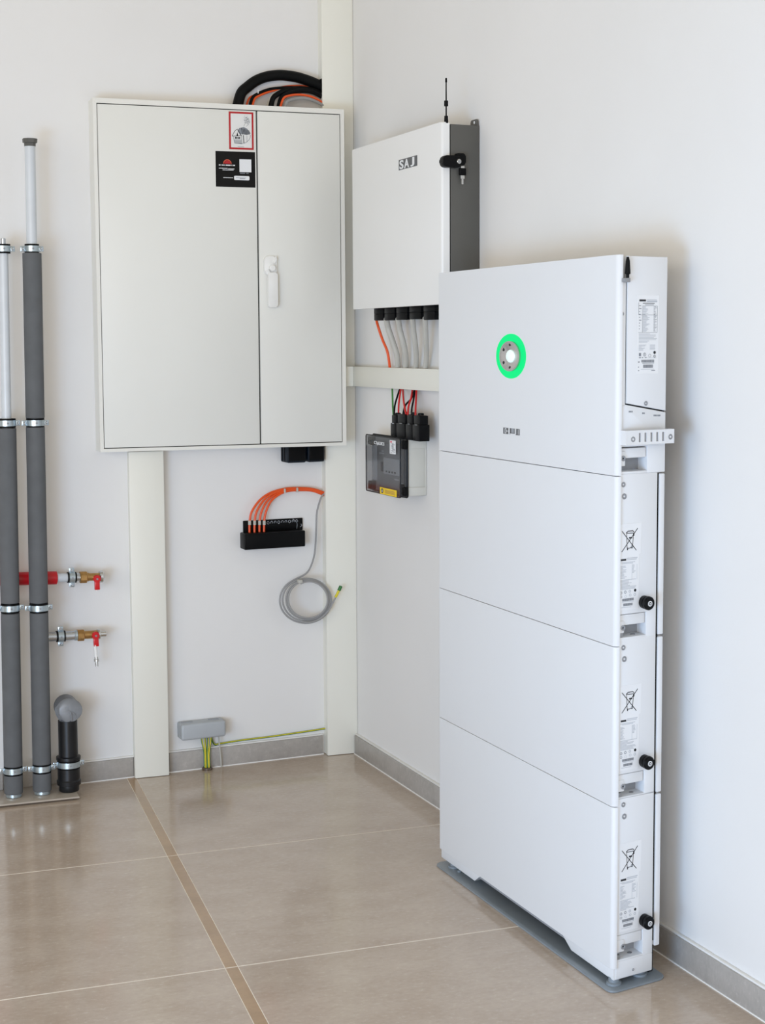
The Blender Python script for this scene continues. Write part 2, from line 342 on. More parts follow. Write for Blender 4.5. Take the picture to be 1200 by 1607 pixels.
pln([(.66, .70), (.60, .62)], .0006, 3); pln([(.80, .68), (.70, .62)], .0006, 3); pln([(.34, .075), (.6, .075)], .0008, 3)
m.build('house_sticker', ['sticker_red', 'paper_grey', 'print_black', 'print_grey'], d1, 'red-framed white sticker with a drawing of a house')
# black sticker (its code square stays a blank white patch)
A = cp(338.7, 292.8); B = cp(400, 239); W, Hh = B[0] - A[0], B[1] - A[1]
m = MB(); m.mtl(0).prism([(0, 0), (1, 0), (1, 1), (0, 1)], SN, 0, 1)
pic([(.60, .43), (.90, .43), (.90, .79), (.60, .79)], 1, 1); pic(rrect(.46, .85, .20, .32, .03), 1, 1)
arc = lambda r, n=12: [(.295 + r * math.cos(math.pi * k / n), .65 + 1.15 * r * math.sin(math.pi * k / n)) for k in range(n + 1)]
pic(arc(.105), 3, 1); pic(arc(.088), 0, 2); pic(arc(.078), 2, 3)
for k, (x0, x1) in enumerate(((.08, .125), (.15, .175), (.18, .2), (.21, .23), (.25, .38), (.40, .42), (.44, .485))): pic([(x0, .595), (x1, .595), (x1, .625), (x0, .625)], 1, 1)
for x0, x1, y in ((.08, .30, .51), (.31, .47, .50), (.17, .45, .465), (.19, .43, .25)):
    x = x0
    while x < x1: wd = random.uniform(.012, .04); pic([(x, y), (min(x + wd, x1), y), (min(x + wd, x1), y + .02), (x, y + .02)], 1, 1); x += wd + .006
for x0, x1, y in ((.61, .74, .385), (.77, .83, .385)): pic([(x0, y), (x1, y), (x1, y + .02), (x0, y + .02)], 4, 1)
for x0, x1, y in ((.51, .77, .262), (.60, .74, .235)): pic([(x0, y), (x1, y), (x1, y + .012), (x0, y + .012)], 4, 2)
m.build('black_sticker', ['sticker_black', 'label_white', 'sticker_red', 'sticker_orange', 'print_grey'], d1, 'square black information sticker with a small red sunrise mark')
# dark cable entry blocks below the cabinet
for (u0, u1, v1, lb) in ((451, 480.5, 727, 'dark cable entry block under the cabinet, left of the pair'), (483.5, 509.5, 725.5, 'dark cable entry block under the cabinet, beside the corner trunking')):
    p, q = aw(u0, v1, .055), aw(u1, v1, .055); o = thing('cable_entry_block', (p.x, p.y, p.z), lb, 'cable entry', 'dark cable entry blocks under the cabinet')
    x1_ = min(q.x, xk - .001)
    MB(LW).box((p.x, .001, p.z), (x1_, .055, Z0 + .0005), .004).build('housing', 'navy_plastic', o)
    MB(LW).box((p.x + .003, .054, p.z + .004), (x1_ - .003, .0565, Z0 - .003), .001).box((p.x - .0015, .012, p.z + .003), (p.x + .001, .018, Z0)).box((p.x - .0015, .03, p.z + .003), (p.x + .001, .036, Z0)).build('clip', 'black_plastic', o)

# ---------------------------------------------------------------- cables above the cabinet, running into the corner trunking
def cable(name, mt, r, pts, off, label, group=None, dropz=None, endx=None, cat='cable', n=10):
    P = []
    for k, q in enumerate(pts):
        o_ = off if not isinstance(off, (list, tuple)) else off[0] + (off[1] - off[0]) * k / (len(pts) - 1)
        P.append(aw(q[0], q[1], o_))
    if dropz is not None: P[0].z = dropz
    if endx is not None: P[-1].x = endx
    return MB().tube(P, r, n).build(name, mt, None, label, cat, group)
zt, ex, gp = Z1 - .0005, xk + .004, 'cables above the cabinet'
def ribbed(pts, off):
    P = [aw(q[0], q[1], off) for q in pts]; P[0].z = zt; P[-1].x = ex
    return P
o = thing('cable_conduit', aw(372, 160, .02), 'thick black corrugated conduit arching from cabinet top to corner trunking', 'conduit')
P = ribbed([(371.5, 160), (378, 147), (388.8, 136), (402, 126.5), (418, 120.5), (436.7, 118), (452, 119), (468, 121.8), (487, 128), (507, 136)], .0185)
MB().tube(P, .0122, 14).build('hose', 'black_rubber', o)
MB().box((xk - .0012, -.026, P[-1].z - .016), (xk + .002, -.004, P[-1].z + .016)).build('entry_opening', 'black_plastic', o)  # black block paints the dark inside of the trunking opening
cable('power_cable', 'orange_cable', .0023, [(385, 161.5), (390, 155.5), (398, 150), (414, 143.5), (436, 138), (458, 134.8), (482, 136), (507, 146)], (.016, .010), 'thin orange cable, topmost of the orange ones above the cabinet', gp, zt, ex)
cable('power_cable', 'black_rubber', .0036, [(391, 161.5), (395.5, 154.5), (404, 147.5), (424, 140), (453, 137.5), (482, 139), (507, 146)], (.024, .016), 'thin black cable directly beneath the thick black conduit', gp, zt, ex)
cable('power_cable', 'orange_cable', .0025, [(395, 161.5), (399.5, 155.5), (408, 149.6), (424, 143.6), (446, 139.6), (476, 141.5), (507, 152)], (.031, .010), 'thin orange cable, middle one, beside the thin black cable', gp, zt, ex)
cable('power_cable', 'light_cable', .0036, [(418, 161.5), (426, 151), (441, 142.5), (460, 140), (482, 142.5), (507, 151)], (.0285, .009), 'light grey cable curving up left of the thick black cables', gp, zt, ex)
cable('power_cable', 'black_rubber', .0062, [(424, 162.5), (428, 155), (436, 147.6), (449, 142), (468, 139.2), (488, 141), (507, 147.5)], (.037, .022), 'medium black cable, left one of two parallel arcs', gp, zt, ex)
cable('power_cable', 'black_plastic', .0066, [(437, 163), (441, 156), (448, 149.3), (459, 144.5), (475, 142), (491, 144), (507, 151.5)], (.047, .024), 'medium black cable with pale print, right one of two parallel arcs', gp, zt, ex)
cable('power_cable', 'orange_cable', .0027, [(439, 162), (444.5, 155), (453, 150.4), (468, 148.6), (484, 150.5), (496, 155), (507, 162)], (.055, .029), 'thin orange cable, lowest of the orange ones, ending at the trunking', gp, zt, ex)
cable('power_cable', 'grey_cable', .0036, [(446, 164), (450, 160), (458, 156.3), (470, 154), (483, 155), (496, 159.5), (507, 166)], (.058, .030), 'light grey cable lying lowest above the cabinet top edge', gp, zt, ex)
P = [aw(u, v, .034) for u, v in ((404.5, 141), (406.6, 146.5))]; MB().box((P[0].x, P[1].y - .001, P[1].z), (P[0].x + .0016, P[1].y + .003, P[0].z), .0004).build('cable_tie', 'white_tube', None, 'tiny white cable tie on the thin black cable', 'cable tie')

# ---------------------------------------------------------------- black splice box, orange cables, grey coil
q = [awl(384, 866.5, .04), awl(479, 829.5, .04)]; x0, x1, z0, z1 = q[0].x, q[1].x, q[0].z + .0045, q[1].z - .0045
o = thing('splice_box', LW((x0, .02, z0)), 'black box with open back panel on the wall below the cabinet', 'splice box')
MB(LW).box((x0, .001, z0), (x1, .04, z1), .0025).build('cover', 'black_plastic', o)
q = [awl(381.5, 834, .004), awl(474.5, 812.5, .004)]; bx0, bx1, bz = q[0].x, q[1].x, q[1].z
MB(LW).box((bx0, .0008, z1 - .002), (bx1, .006, bz), .0015).build('back_panel', 'black_plastic', o)
m = MB(LW)
for k in range(9):                                    # pale cut-out rims of the cable ports
    u = 420.5 + k * 5.6; c_ = awl(u, 820.5 - k * .35, .0063)
    a0, a1 = (-30, 210) if k % 3 else (-120, 240)
    m.tube([(c_.x + .0026 * math.cos(math.radians(t)), .0064, c_.z + .0034 * math.sin(math.radians(t))) for t in range(a0, a1 + 1, 30)], .0005, 5, smooth=0)
m.tube([awl(459, 814, .0068), awl(464, 818, .0075), awl(466, 822, .0068), awl(465.5, 830, .0068)], .0004, 5)
m.tube([awl(472, 822, .0068), awl(473, 825, .0068), awl(471, 827, .0068)], .0006, 5)
m.build('port_rims', 'print_light', o)
tops = [(391.4, 0), (399.2, .5), (407, 1.3), (414.2, 2.4)]
for k, (u, dv) in enumerate(tops):
    s = k / 3
    pts = [(u, 837), (u + .2, 820), (u + 3.5 - s, 803 + 2 * s), (407.5 + 17 * s, 785 + 2.5 * s), (423.7 + 13 * s, 773.7 + 3 * s), (445.7 + 6 * s, 767.2 + 3.5 * s), (467.6, 765.8 + 3.6 * s), (487.5, 766.8 + 3 * s), (500, 770 + 3.5 * s), (508.5, 773.5 + 4 * s)]
    P = [aw(a, b, .016 + .001 * (k % 2) * 3 - (.004 if i > 4 else 0) * (k % 2)) for i, (a, b) in enumerate(pts)]; P[0].z = z1 - .001; P[-1].x = xk + .003
    lb = ('outermost orange cable, leftmost of four entering the black box', 'orange cable, second from left of four entering the black box', 'orange cable, third from left of four entering the black box', 'innermost orange cable, rightmost of four entering the black box')[k]
    c_ = thing('orange_cable', P[0], lb, 'cable', 'orange cables into the black box')
    MB().tube(P, .0027, 10).build('sheath', 'orange_cable', c_)
    MB().cyl(P[1] + Vector((0, 0, .0045)), P[1] - Vector((0, 0, .0055)), .0036, n=10).build('cable_clip', 'light_cable', c_)
for u, v, lb in ((446, 769.5, 'left pale cable tie around the orange cables'), (465.5, 768, 'right pale cable tie around the orange cables')):
    p = aw(u, v, .016); MB().box((p.x - .0022, p.y - .006, p.z - .0065), (p.x + .0022, p.y + .006, p.z + .0045), .0012).build('cable_tie', 'light_cable', None, lb, 'cable tie')
# grey coil
co = thing('coiled_cable', at(480, 975, 1, -.045), 'thin grey cable hanging in a round coil left of the corner trunking', 'cable')
P = [aw(507, 775, .018), aw(504, 780, .02), aw(497.5, 801.6, .022), aw(496.2, 822, .022), aw(495.5, 843, .022), aw(493.5, 869, .025), aw(487.5, 889, .03), aw(479, 901, .035), aw(471.6, 908, .04)]
P[0].x = xk + .002
YL = -.045; loops = []
for k in range(4 * 18 + 1):
    t = math.radians(116 + k * 20); j = k / 18
    rx, ry = 41 - 3.2 * j + .8 * math.sin(2.2 * j), 36.3 - 2.1 * j; cx, cy = 479.4 + 1.25 * j, 942.6 - .5 * j
    loops.append(at(cx + rx * math.cos(t), cy - ry * math.sin(t), 1, YL + .004 - .0032 * j))
MB().tube(P[:-1] + loops, .0022, 8, smooth=3).build('sheath', 'grey_cable', co)
T = [at(470, 975, 1, YL + .002)] + [at(u, v, 1, YL - .0095) for u, v in ((484, 976.8), (495, 974.3), (505, 968.5), (515.5, 958), (522, 946.5), (526.8, 937))]
MB().tube(T, .0021, 8).build('cable_end', 'grey_cable', co)
e0, e1, e2 = at(526.3, 937.5, 1, YL - .0095), at(531.5, 927, 1, YL - .0095), at(535, 919.5, 1, YL - .0095)
MB().cyl(e0, e1, .0032, n=12).build('yellow_sleeve', 'earth_yellow', co); MB().cyl(e1, e2, .0042, n=12, bev=.001).build('green_cap', 'earth_green', co)
p = at(469, 911.5, 1, YL); MB().box((p.x - .0055, YL - .012, p.z - .005), (p.x + .0055, YL + .008, p.z + .004), .0015).build('tie_band', 'light_cable', co)

# ---------------------------------------------------------------- earthing terminal box by the floor
q = [awl(285.5, 1163.5, .045), awl(354.5, 1155, .045), awl(285.5, 1139, .045), awl(354.5, 1130.5, .045)]
x0, x1, z0, z1 = q[0].x, q[1].x, (q[0].z + q[1].z) / 2, (q[2].z + q[3].z) / 2
o = thing('earth_terminal_box', LW((x0, .02, z0)), 'small grey terminal box low on the left wall above the baseboard', 'terminal box')
MB(LW).box((x0, .0008, z0), (x1, .030, z1), .003).build('base', 'grey_box', o); MB(LW).box((x0 - .0005, .028, z0 - .0005), (x1 + .0005, .045, z1 + .0005), .0055, 3).build('lid', 'grey_box', o)
for f0, f1 in ((.06, .30), (.68, .90)): MB(LW).box((x0 + f0 * (x1 - x0), .012, z1 - .001), (x0 + f1 * (x1 - x0), .024, z1 + .0012), .0004).build('knockout', 'shade_grey', o)
for dx in (.012, .08): MB(LW).cyl((x0 + dx, .02, z0 + .001), (x0 + dx, .02, z0 - .004), .003, n=10).build('stud', 'shade_grey', o)
gw = 'green and yellow earth wires at the grey box'; names = ['leftmost striped earth wire dropping from grey box into floor sleeve', 'second striped earth wire from the left under the grey box', 'third striped earth wire from the left under the grey box', 'rightmost striped earth wire dropping from grey box into floor sleeve']
fs = pl(325, 1206.5, (0, 0, 1), 0.002)
for k, u in enumerate((316, 321.5, 326.5, 331.5)):
    a = aw(u, 1160, .020); a.z = z0 + .001; mid = aw(320.5 + k * 2.6, 1180, .020); fx = fs.x + (k - 1.5) * .0038
    P = [a, Vector((a.x * .75 + mid.x * .25, a.y, a.z * .6 + mid.z * .4)), mid, Vector((fx, fs.y * .5 + mid.y * .5, mid.z * .5)), Vector((fx, fs.y, .002))]
    wt = thing('earth_wire', P[-1], names[k], 'wire', gw)
    MB().tube(P, .0020, 8).build('green_sheath', 'earth_green', wt)
    MB().tube([p + Vector((-.0006 if k % 2 else .0006, -.0012, 0)) for p in P], .0013, 6).build('yellow_stripe', 'earth_yellow', wt)
MB().lathe((fs.x, fs.y, .0005), (0, 0, 1), [(0, .0125), (.004, .0125), (.006, .010), (.0055, .0085), (.001, .008)], 20).build('floor_sleeve', 'dark_slab', None, 'dark round sleeve in the floor where the earth wires go down', 'floor sleeve')
P = [aw(u, v, .006) for u, v in ((331, 1164), (336, 1167.6), (345, 1167), (380, 1161.5), (420, 1156.6), (470, 1149.5), (508, 1143.6))]
P[0] = aw(330, 1158, .02); P[0].z = z0 + .001; P[-1].x = xk + .002
for p in P[1:]: p.z = max(p.z, BH + .0065)
wt = thing('earth_wire', P[3], 'green and yellow earth wire lying along the top of the baseboard', 'wire')
MB().tube(P, .0022, 8).build('green_sheath', 'earth_green', wt); MB().tube([p + Vector((0, -.0014, .0007)) for p in P], .0012, 6).build('yellow_stripe', 'earth_yellow', wt)
a = aw(342.5, 1157, .022); a.z = z0 + .001; b = Vector((pl(343.8, 1201, (0, 0, 1), 0).x, aw(343.5, 1180, .016).y, .001))
MB().tube([a, (a + b) / 2 + Vector((0, -.001, 0)), b], .0019, 8).build('thin_tube', 'light_cable', None, 'thin pale tube from the grey box down to the floor', 'tube')

# ---------------------------------------------------------------- heating pipes on the left
YP = -.14
def pipe_clamp(root, c, ax, r, ear_dir, ears=(1, 1)):
    c, ax, ed = Vector(c), Vector(ax).normalized(), Vector(ear_dir).normalized(); out = ax.cross(ed)
    k = MB().cyl(c - ax * .0062, c + ax * .0062, r + .0022, n=28).build('pipe_clamp', 'zinc', root)
    MB().cyl(c - ax * .0098, c - ax * .0058, r + .0017, n=28).cyl(c + ax * .0058, c + ax * .0098, r + .0017, n=28).build('rubber_insert', 'black_rubber', k)
    for s, on in zip((-1, 1), ears):
        if not on: continue
        e = c + ed * s * (r + .0062)
        m = MB(lambda v, e=e, s=s: e + ed * s * v[0] + out * v[1] + ax * v[2]); m.box((-.0055, -.002, -.0058), (.0050, .002, .0058), .001).build('flange', 'zinc', k)
        fy = -1 if out.y > 0 else 1
        MB().lathe(e + out * fy * .0015, out * fy, [(0, .0031), (.002, .0030), (.0028, .002), (.0018, .0018)], 10).build('clamp_screw', 'steel', k)
    MB().cyl(c + out * (-1 if out.y < 0 else 1) * (r + .002), Vector((c.x, yw(c.x) - .0003, c.z)) if abs(ax.z) > .5 else c + Vector((0, yw(c.x) - c.y - .0003, 0)), .004, n=10).build('wall_rod', 'steel', k)
    MB().cyl(c + Vector((0, -r - .0018, 0)), c + Vector((0, -r - .0032, 0)), .0022, n=10).build('centre_dimple', 'screw_grey', k)
RI = .0202
def vpipe(pts, label, clamps, sleeves, core, cap):
    ln = lambda v: (lambda s: pts[0][0] + (pts[1][0] - pts[0][0]) * s)((v - pts[0][1]) / (pts[1][1] - pts[0][1]))
    q = lambda v: at(ln(v), v, 1, YP)
    bt = q(sleeves[-1][1]); bt.z = .0085
    root = thing('insulated_pipe', bt, label, 'pipe', 'insulated heating pipes on the left wall')
    MB().cyl(Vector((bt.x, bt.y, .0082)), q(core[0]), core[1], n=24).build('pipe', 'pipe_grey', root)
    for i, (v0, v1) in enumerate(sleeves):
        A, B = q(v0), q(v1)
        if i == len(sleeves) - 1: B = Vector((bt.x, bt.y, .016))
        MB().cyl(B, A, RI, n=32, bev=.0012).build('insulation_sleeve', 'insulation', root)
    MB().cyl((bt.x, bt.y, .0085), (bt.x, bt.y, .0165), RI - .003, n=28, bev=.001).build('end_ring', 'zinc', root)
    for v, r in clamps:
        c_ = q(v); pipe_clamp(root, c_, (0, 0, 1), r, (1, 0, 0))
    return root, q
r1, q = vpipe(((5.2, 400), (21.5, 1245)), 'insulated grey pipe at the left photo edge, its upper half bare', [(390.5, .0132), (664, .0178), (954, .0185), (1208.5, .0185)], [(672, 946), (962, 1202), (1215, 1250)], (384, .0102), 0)
a = q(384); MB().cyl(a, q(374), .0055, n=16, bev=.001).build('plug_stub', 'steel', r1)
r2, q = vpipe(((50.2, 400), (66.5, 1245)), 'tall insulated grey pipe beside the drain, white bare top under dark cap', [(390.5, .0135), (663.5, .0178), (953.5, .0185), (1205, .0185)], [(397, 656), (670, 945.5), (961, 1198.5), (1212, 1247)], (222, .0112), 0)
a, b = q(229), q(217.5); ax = (b - a).normalized(); L_ = (b - a).length
MB().lathe(a, ax, [(-.001, .0122), (.006, .0125), (.0065, .0155), (L_ - .001, .0162), (L_, .015)], 8).build('pipe_cap', 'dark_grey_metal', r2)
def hv(label, v0, v1, uv, second):
    """tap assembly lying along the wall, from pixel column to pixel column"""
    YH = -.0925
    def P(u): s = (u - uv[0]) / (uv[1] - uv[0]); return at(u, v0 + (v1 - v0) * s, 1, YH)
    ax = (P(uv[1]) - P(uv[0])).normalized(); pm = 1 / 702.
    root = thing('drain_valve', P(uv[1]), label, 'valve', 'brass drain valves on the left wall')
    return root, P, ax, pm
root, P, ax, pm = hv('brass valve with red lever on red horizontal pipe behind the grey pipes', 910.5, 905, (-60, 160), 0)
MB().cyl(P(-420), P(107.5), 6.8 * pm, n=20).build('pipe', 'pipe_grey', root)
MB().cyl(P(-400), P(89), 10.3 * pm, n=24, bev=.0012).build('red_sleeve', 'pipe_red', root)
pipe_clamp(root, P(112.5), ax, 7.2 * pm, (0, 0, 1))
MB().cyl(P(107), P(125.5), 6.3 * pm, n=20).build('steel_fitting', 'steel', root)
MB().cyl(P(125), P(136), 9.6 * pm, n=8, bev=.001).cyl(P(134), P(156), 6.2 * pm, n=18).cyl(P(136), P(139), 7 * pm, n=18).build('brass_body', 'brass', root)
MB().cyl(P(155.5), P(161.8), 9.6 * pm, n=20, bev=.002).build('end_cap', 'chrome', root)
def lever(root, c, dn, r=6 * pm):
    f = Vector((0, -1, 0)); c0 = Vector(c) + f * .006
    m = MB().cyl(c0, c0 + f * .009, r, n=22, bev=.0012)
    d = (Vector(dn) - Vector(c)).normalized(); s = d.cross(f)
    m.fr = lambda v: c0 + s * v[0] + d * v[1] + f * v[2]
    m.box((-.0058, .003, .0015), (.0058, (Vector(dn) - Vector(c)).length, .0085), .0014); m.build('lever', 'valve_red', root, 'red plastic lever')
    m = MB().cyl(c0 + f * .0085, c0 + f * .0102, .0022, n=10).build('lever_screw', 'screw_grey', root)
p = P(150.5); lever(root, p + Vector((0, 0, -.003)), at(151, 924.5, 1, p.y))
MB().cyl(at(151, 924, 1, p.y - .011), at(151.3, 927.5, 1, p.y - .011), .002, n=10).build('drip_tip', 'white_tube', root)
root, P, ax, pm = hv('brass valve with red lever and short white hose, lower of the two', 1000.5, 994.5, (60, 166), 1)
MB().cyl(P(60), P(118), 7.4 * pm, n=20).build('pipe', 'steel', root)
pipe_clamp(root, P(95), ax, 7.6 * pm, (0, 0, 1))
MB().cyl(P(116.5), P(122), 8 * pm, n=20, bev=.001).build('steel_fitting', 'zinc', root)
MB().cyl(P(121), P(131.5), 9.4 * pm, n=8, bev=.001).cyl(P(130), P(153), 6.4 * pm, n=18).cyl(P(131), P(140), 5 * pm, n=18).build('brass_body', 'brass', root)
MB().cyl(P(152.5), P(157), 8.6 * pm, n=20, bev=.0015).cyl(P(156.5), P(166), 4.6 * pm, n=18).build('end_cap', 'chrome', root)
p = P(148.5); lever(root, p + Vector((0, 0, -.001)), at(149.5, 1013, 1, p.y))
yy = p.y - .011; MB().tube([at(149, 1012, 1, yy), at(150, 1022, 1, yy), at(151, 1031.5, 1, yy)], .0037, 12).build('white_hose', 'white_tube', root)
A = at(151, 1030.5, 1, yy); B = at(152.2, 1045.5, 1, yy); l_ = (B - A).length
MB().lathe(A, B - A, [(0, .004), (.005, .004), (.0055, .0058), (.011, .0058), (.0115, .0036), (l_, .0034)], 12).build('hose_fitting', 'chrome', root)

# black drain pipe with film-covered mouth
dc = pl(108.5, 1238, (0, 0, 1), .0085); dc = Vector((at(108.5, 1238, 1, -.135).x, -.135, .0085))
top = at(106, 1130, 1, -.135); tc = at(108, 1113, 1, -.135)
root = thing('drain_pipe', dc, 'short black floor drain pipe whose mouth is covered with grey film', 'pipe')
Ld = top.z - .0085; z_ = lambda v: at(108, v, 1, -.135).z - .0085
MB().lathe(dc, top - dc, [(0, .0212), (.002, .0222), (z_(1231), .0222), (z_(1230), .0262), (z_(1224), .0268), (z_(1222), .0245), (z_(1192), .0245), (z_(1191), .0268), (z_(1186.5), .0268), (z_(1185.5), .0215), (Ld, .0212), (Ld, .0192), (Ld - .006, .019)], 32).build('pipe_body', 'drain_black', root)
c = at(107.6, 1198.5, 1, -.135); pipe_clamp(root, c, (0, 0, 1), .0232, (1, 0, 0))
MB().cyl((tc.x - .002, -.100, tc.z + .002), (tc.x - .001, -.146, tc.z), .0258, n=32, bev=.002).cyl(top - Vector((0, 0, .004)), (tc.x, -.135, tc.z), .0192, n=24).build('elbow', 'film_dark', root)
m = MB(); tb = bmesh.new(); rings = []                # crumpled grey film cap
axf = Vector((.12, -1, .12)).normalized(); ef = Vector((1, 0, 0)); ef = (ef - axf * ef.dot(axf)).normalized(); ff = axf.cross(ef); cc = Vector((tc.x, -.146, tc.z))
for j, (rr, h) in enumerate(((.0262, -.011), (.0268, -.004), (.0262, .004), (.022, .0075), (.012, .0105), (.0005, .012))):
    rings.append([tb.verts.new(cc + axf * (h + (.0026 * max(0, math.sin(2 * t + 1.1 * j)) - .0034 * max(0, math.cos(t + 1.25)) ** 6 * (j > 2)) * (.3 if j < 2 else 1) * (rr > .001)) + (ef * math.cos(t) + ff * math.sin(t)) * rr * (1 + .025 * math.sin(3 * t + j * .6) + (.16 if j == 0 and 2.9 < t < 4.2 else 0))) for t in [2 * math.pi * i / 28 for i in range(28)]])
for a, b in zip(rings, rings[1:]):
    for i in range(28): tb.faces.new((a[i], a[(i + 1) % 28], b[(i + 1) % 28], b[i]))
tb.faces.new(rings[0]); tb.faces.new(rings[-1]); m._add(tb)
for pts in (((-.7, -.2, .006), (-.35, .02, .0095), (-.12, -.12, .0125), (.0, -.55, .0105), (.1, -1.0, .002)), ((-.35, .02, .0095), (-.3, .45, .0095), (.1, .75, .007)), ((-.12, -.12, .0125), (.25, -.3, .0105), (.5, -.75, .005)), ((-1.0, -.35, -.003), (-.6, -.62, .0035), (0, -.98, .002))):
    m.tube([cc + axf * (h + .0012) + (ef * a + ff * b) * .0262 for a, b, h in pts], .0011, 6)
m.build('film_cap', 'film_grey', root, 'crumpled grey plastic film cap', sharp=50)
sx = pl(124, 1249, (0, 0, 1), .008)
o = thing('floor_slab', (sx.x - .3, sx.y + .04, 0), 'thin pale slab on the floor beneath the grey pipes', 'slab')
m = MB().prism([(-1.6, -.20), (sx.x, -.192), (sx.x + .004, yw(sx.x) - BT - .002), (-1.6, yw(-1.6) - BT - .002)], XY, .004, .008, .001); m.build('top_plate', 'slab', o)
MB().prism([(-1.6, -.192), (sx.x - .01, -.184), (sx.x - .01, yw(sx.x) - BT - .004), (-1.6, yw(-1.6) - BT - .004)], XY, .0003, .0041).build('under_layer', 'dark_slab', o)

# ---------------------------------------------------------------- white hybrid inverter box on the right wall
XI = -.085
y0, y1 = (at(551.8, 234.5, 0, XI).y + at(552.5, 486, 0, XI).y) / 2, at(692.5, 193, 0, XI).y
z1i = (at(551.8, 234.5, 0, XI).z + at(688, 193.5, 0, XI).z) / 2; z0i = (at(552.5, 486, 0, XI).z + at(683, 477.5, 0, XI).z) / 2
LI = y0 - y1; KI = .08
IF = lambda v: Vector((XI + v[1], y0 - v[0] + KI * v[1], v[2]))          # frame: along the wall, depth, height
inv = thing('wall_inverter', IF((LI / 2, .08, z0i)), 'white and dark grey inverter box on the right wall beside the corner', 'inverter')
PD = .0115
MB(IF).prism(rrect(0, LI, 0, PD + .006, .0055, corners=(0, 0, 1, 1)), lambda a, b, h: (a, b, h), z0i, z1i, .003, 3).build('front_cover', 'inverter_white', inv)
MB(IF).box((.004, PD + .006, z0i + .006), (LI - .0035, PD + .0085, z1i - .004)).build('cover_gap_shade', 'gap_dark', inv)  # dark filler paints the shaded gap between cover and body
MB(IF).box((.003, PD + .0085, z0i + .004), (LI - .001, .0835, z1i - .003), .002).build('body', 'dark_grey_metal', inv)
# nameplate
def ip(u, v): p = at(u, v, 0, XI); return (y0 - p.y, p.z)
A, B = ip(625.8, 267.5), ip(654.6, 259.5); T_ = ip(625.8, 251.4); NW, NH = B[0] - A[0], T_[1] - A[1]
zb = A[1]
m = MB(IF); m.mtl(0).box((A[0], -.0006, zb), (B[0], .001, zb + NH), .0002)
for ch, x, wd in (('S', .05, .23), ('A', .31, .27), ('J', .655, .21)):
    m.mtl(1).text(ch, lambda a, b, h, x=x, wd=wd: (A[0] + (x + a * wd) * NW, -.0007 - h * .4, zb + NH * (.05 + b * .88)), 1.0, 1.0, .03, .0005, True)
m.build('nameplate', ['logo_grey', 'label_white'], inv, 'dark nameplate with white letters')
p = IF((LI - .004, .012, z1i))
m = MB(); zq = lambda v: at(690, v, 0, p.x).z
m.lathe((p.x, p.y, z1i - .002), (0, 0, 1), [(0, .0042), (zq(183.5) - z1i, .0036), (zq(183.2) - z1i, .0014), (zq(168.5) - z1i, .0014), (zq(168.3) - z1i, .0040), (zq(159.8) - z1i, .0040), (zq(159.5) - z1i, .0014), (zq(131.5) - z1i, .0012), (zq(131.3) - z1i, .002), (zq(124.5) - z1i, .0018)], 12).build('antenna', 'black_plastic', inv)
def isd(u, v):                                        # point of the inverter's right side: depth, height
    n = Vector((KI, -1, 0)); q0 = IF((LI - .001, 0, 0)); p = pl(u, v, n, n.dot(q0)); return (p.x - XI, p.z)
a = isd(716.5, 195); b = isd(729.5, 185)
m = MB(IF).prism(rrect(.0, .032, 0, .016, .005, corners=(1, 1, 0, 0)), lambda aa, bb, h: (LI - .035 + aa, .0815 - h, z1i - .006 + bb), 0, .002, .0004)
m.mtl(1).cyl((LI - .016, .0795, z1i + .004), (LI - .016, .0787, z1i + .004), .003, n=12)
m.build('mounting_tab', ['dark_grey_metal', 'label_white'], inv)
hz = isd(700, 254)[1]; h0 = isd(693.5, 254)[0] - .005; h1 = isd(719, 254)[0]; h2 = isd(727, 254)[0]
m = MB(IF).prism(rrect(hz - .0115, hz + .0110, h0, h1, .009, 8), lambda aa, bb, h: (LI + h, bb, aa), -.004, .016, .0022)
m.prism(rrect(hz - .006, hz + .0165, h1 - .010, h2, .005, 8), lambda aa, bb, h: (LI + h, bb, aa), -.001, .011, .002).build('door_latch', 'black_plastic', inv)
kl = MB(IF).cyl((LI + .0135, h1 - .006, hz), (LI + .0172, h1 - .006, hz), .0046, n=18, bev=.0006).mtl(1).cyl((LI + .0171, h1 - .006, hz), (LI + .0176, h1 - .006, hz), .0026, n=14).build('key_lock', ['chrome', 'screw_grey'], inv)
kc = h2 - .0055; hk = isd(723, 262.5)[1]
m = MB(IF).mtl(1).box((LI + .004, kc - .004, hk - .003), (LI + .008, kc + .004, hk + .002), .0006).mtl(0).box((LI + .003, kc - .0075, isd(723, 276)[1]), (LI + .009, kc + .0075, hk - .002), .002)
m.mtl(1).box((LI + .005, kc - .0042, isd(723, 281)[1]), (LI + .007, kc + .0042, isd(723, 275)[1])).box((LI + .005, kc - .0024, isd(723, 290)[1]), (LI + .007, kc + .0024, isd(723, 280)[1]), .0008).build('key', ['black_plastic', 'chrome'], inv)
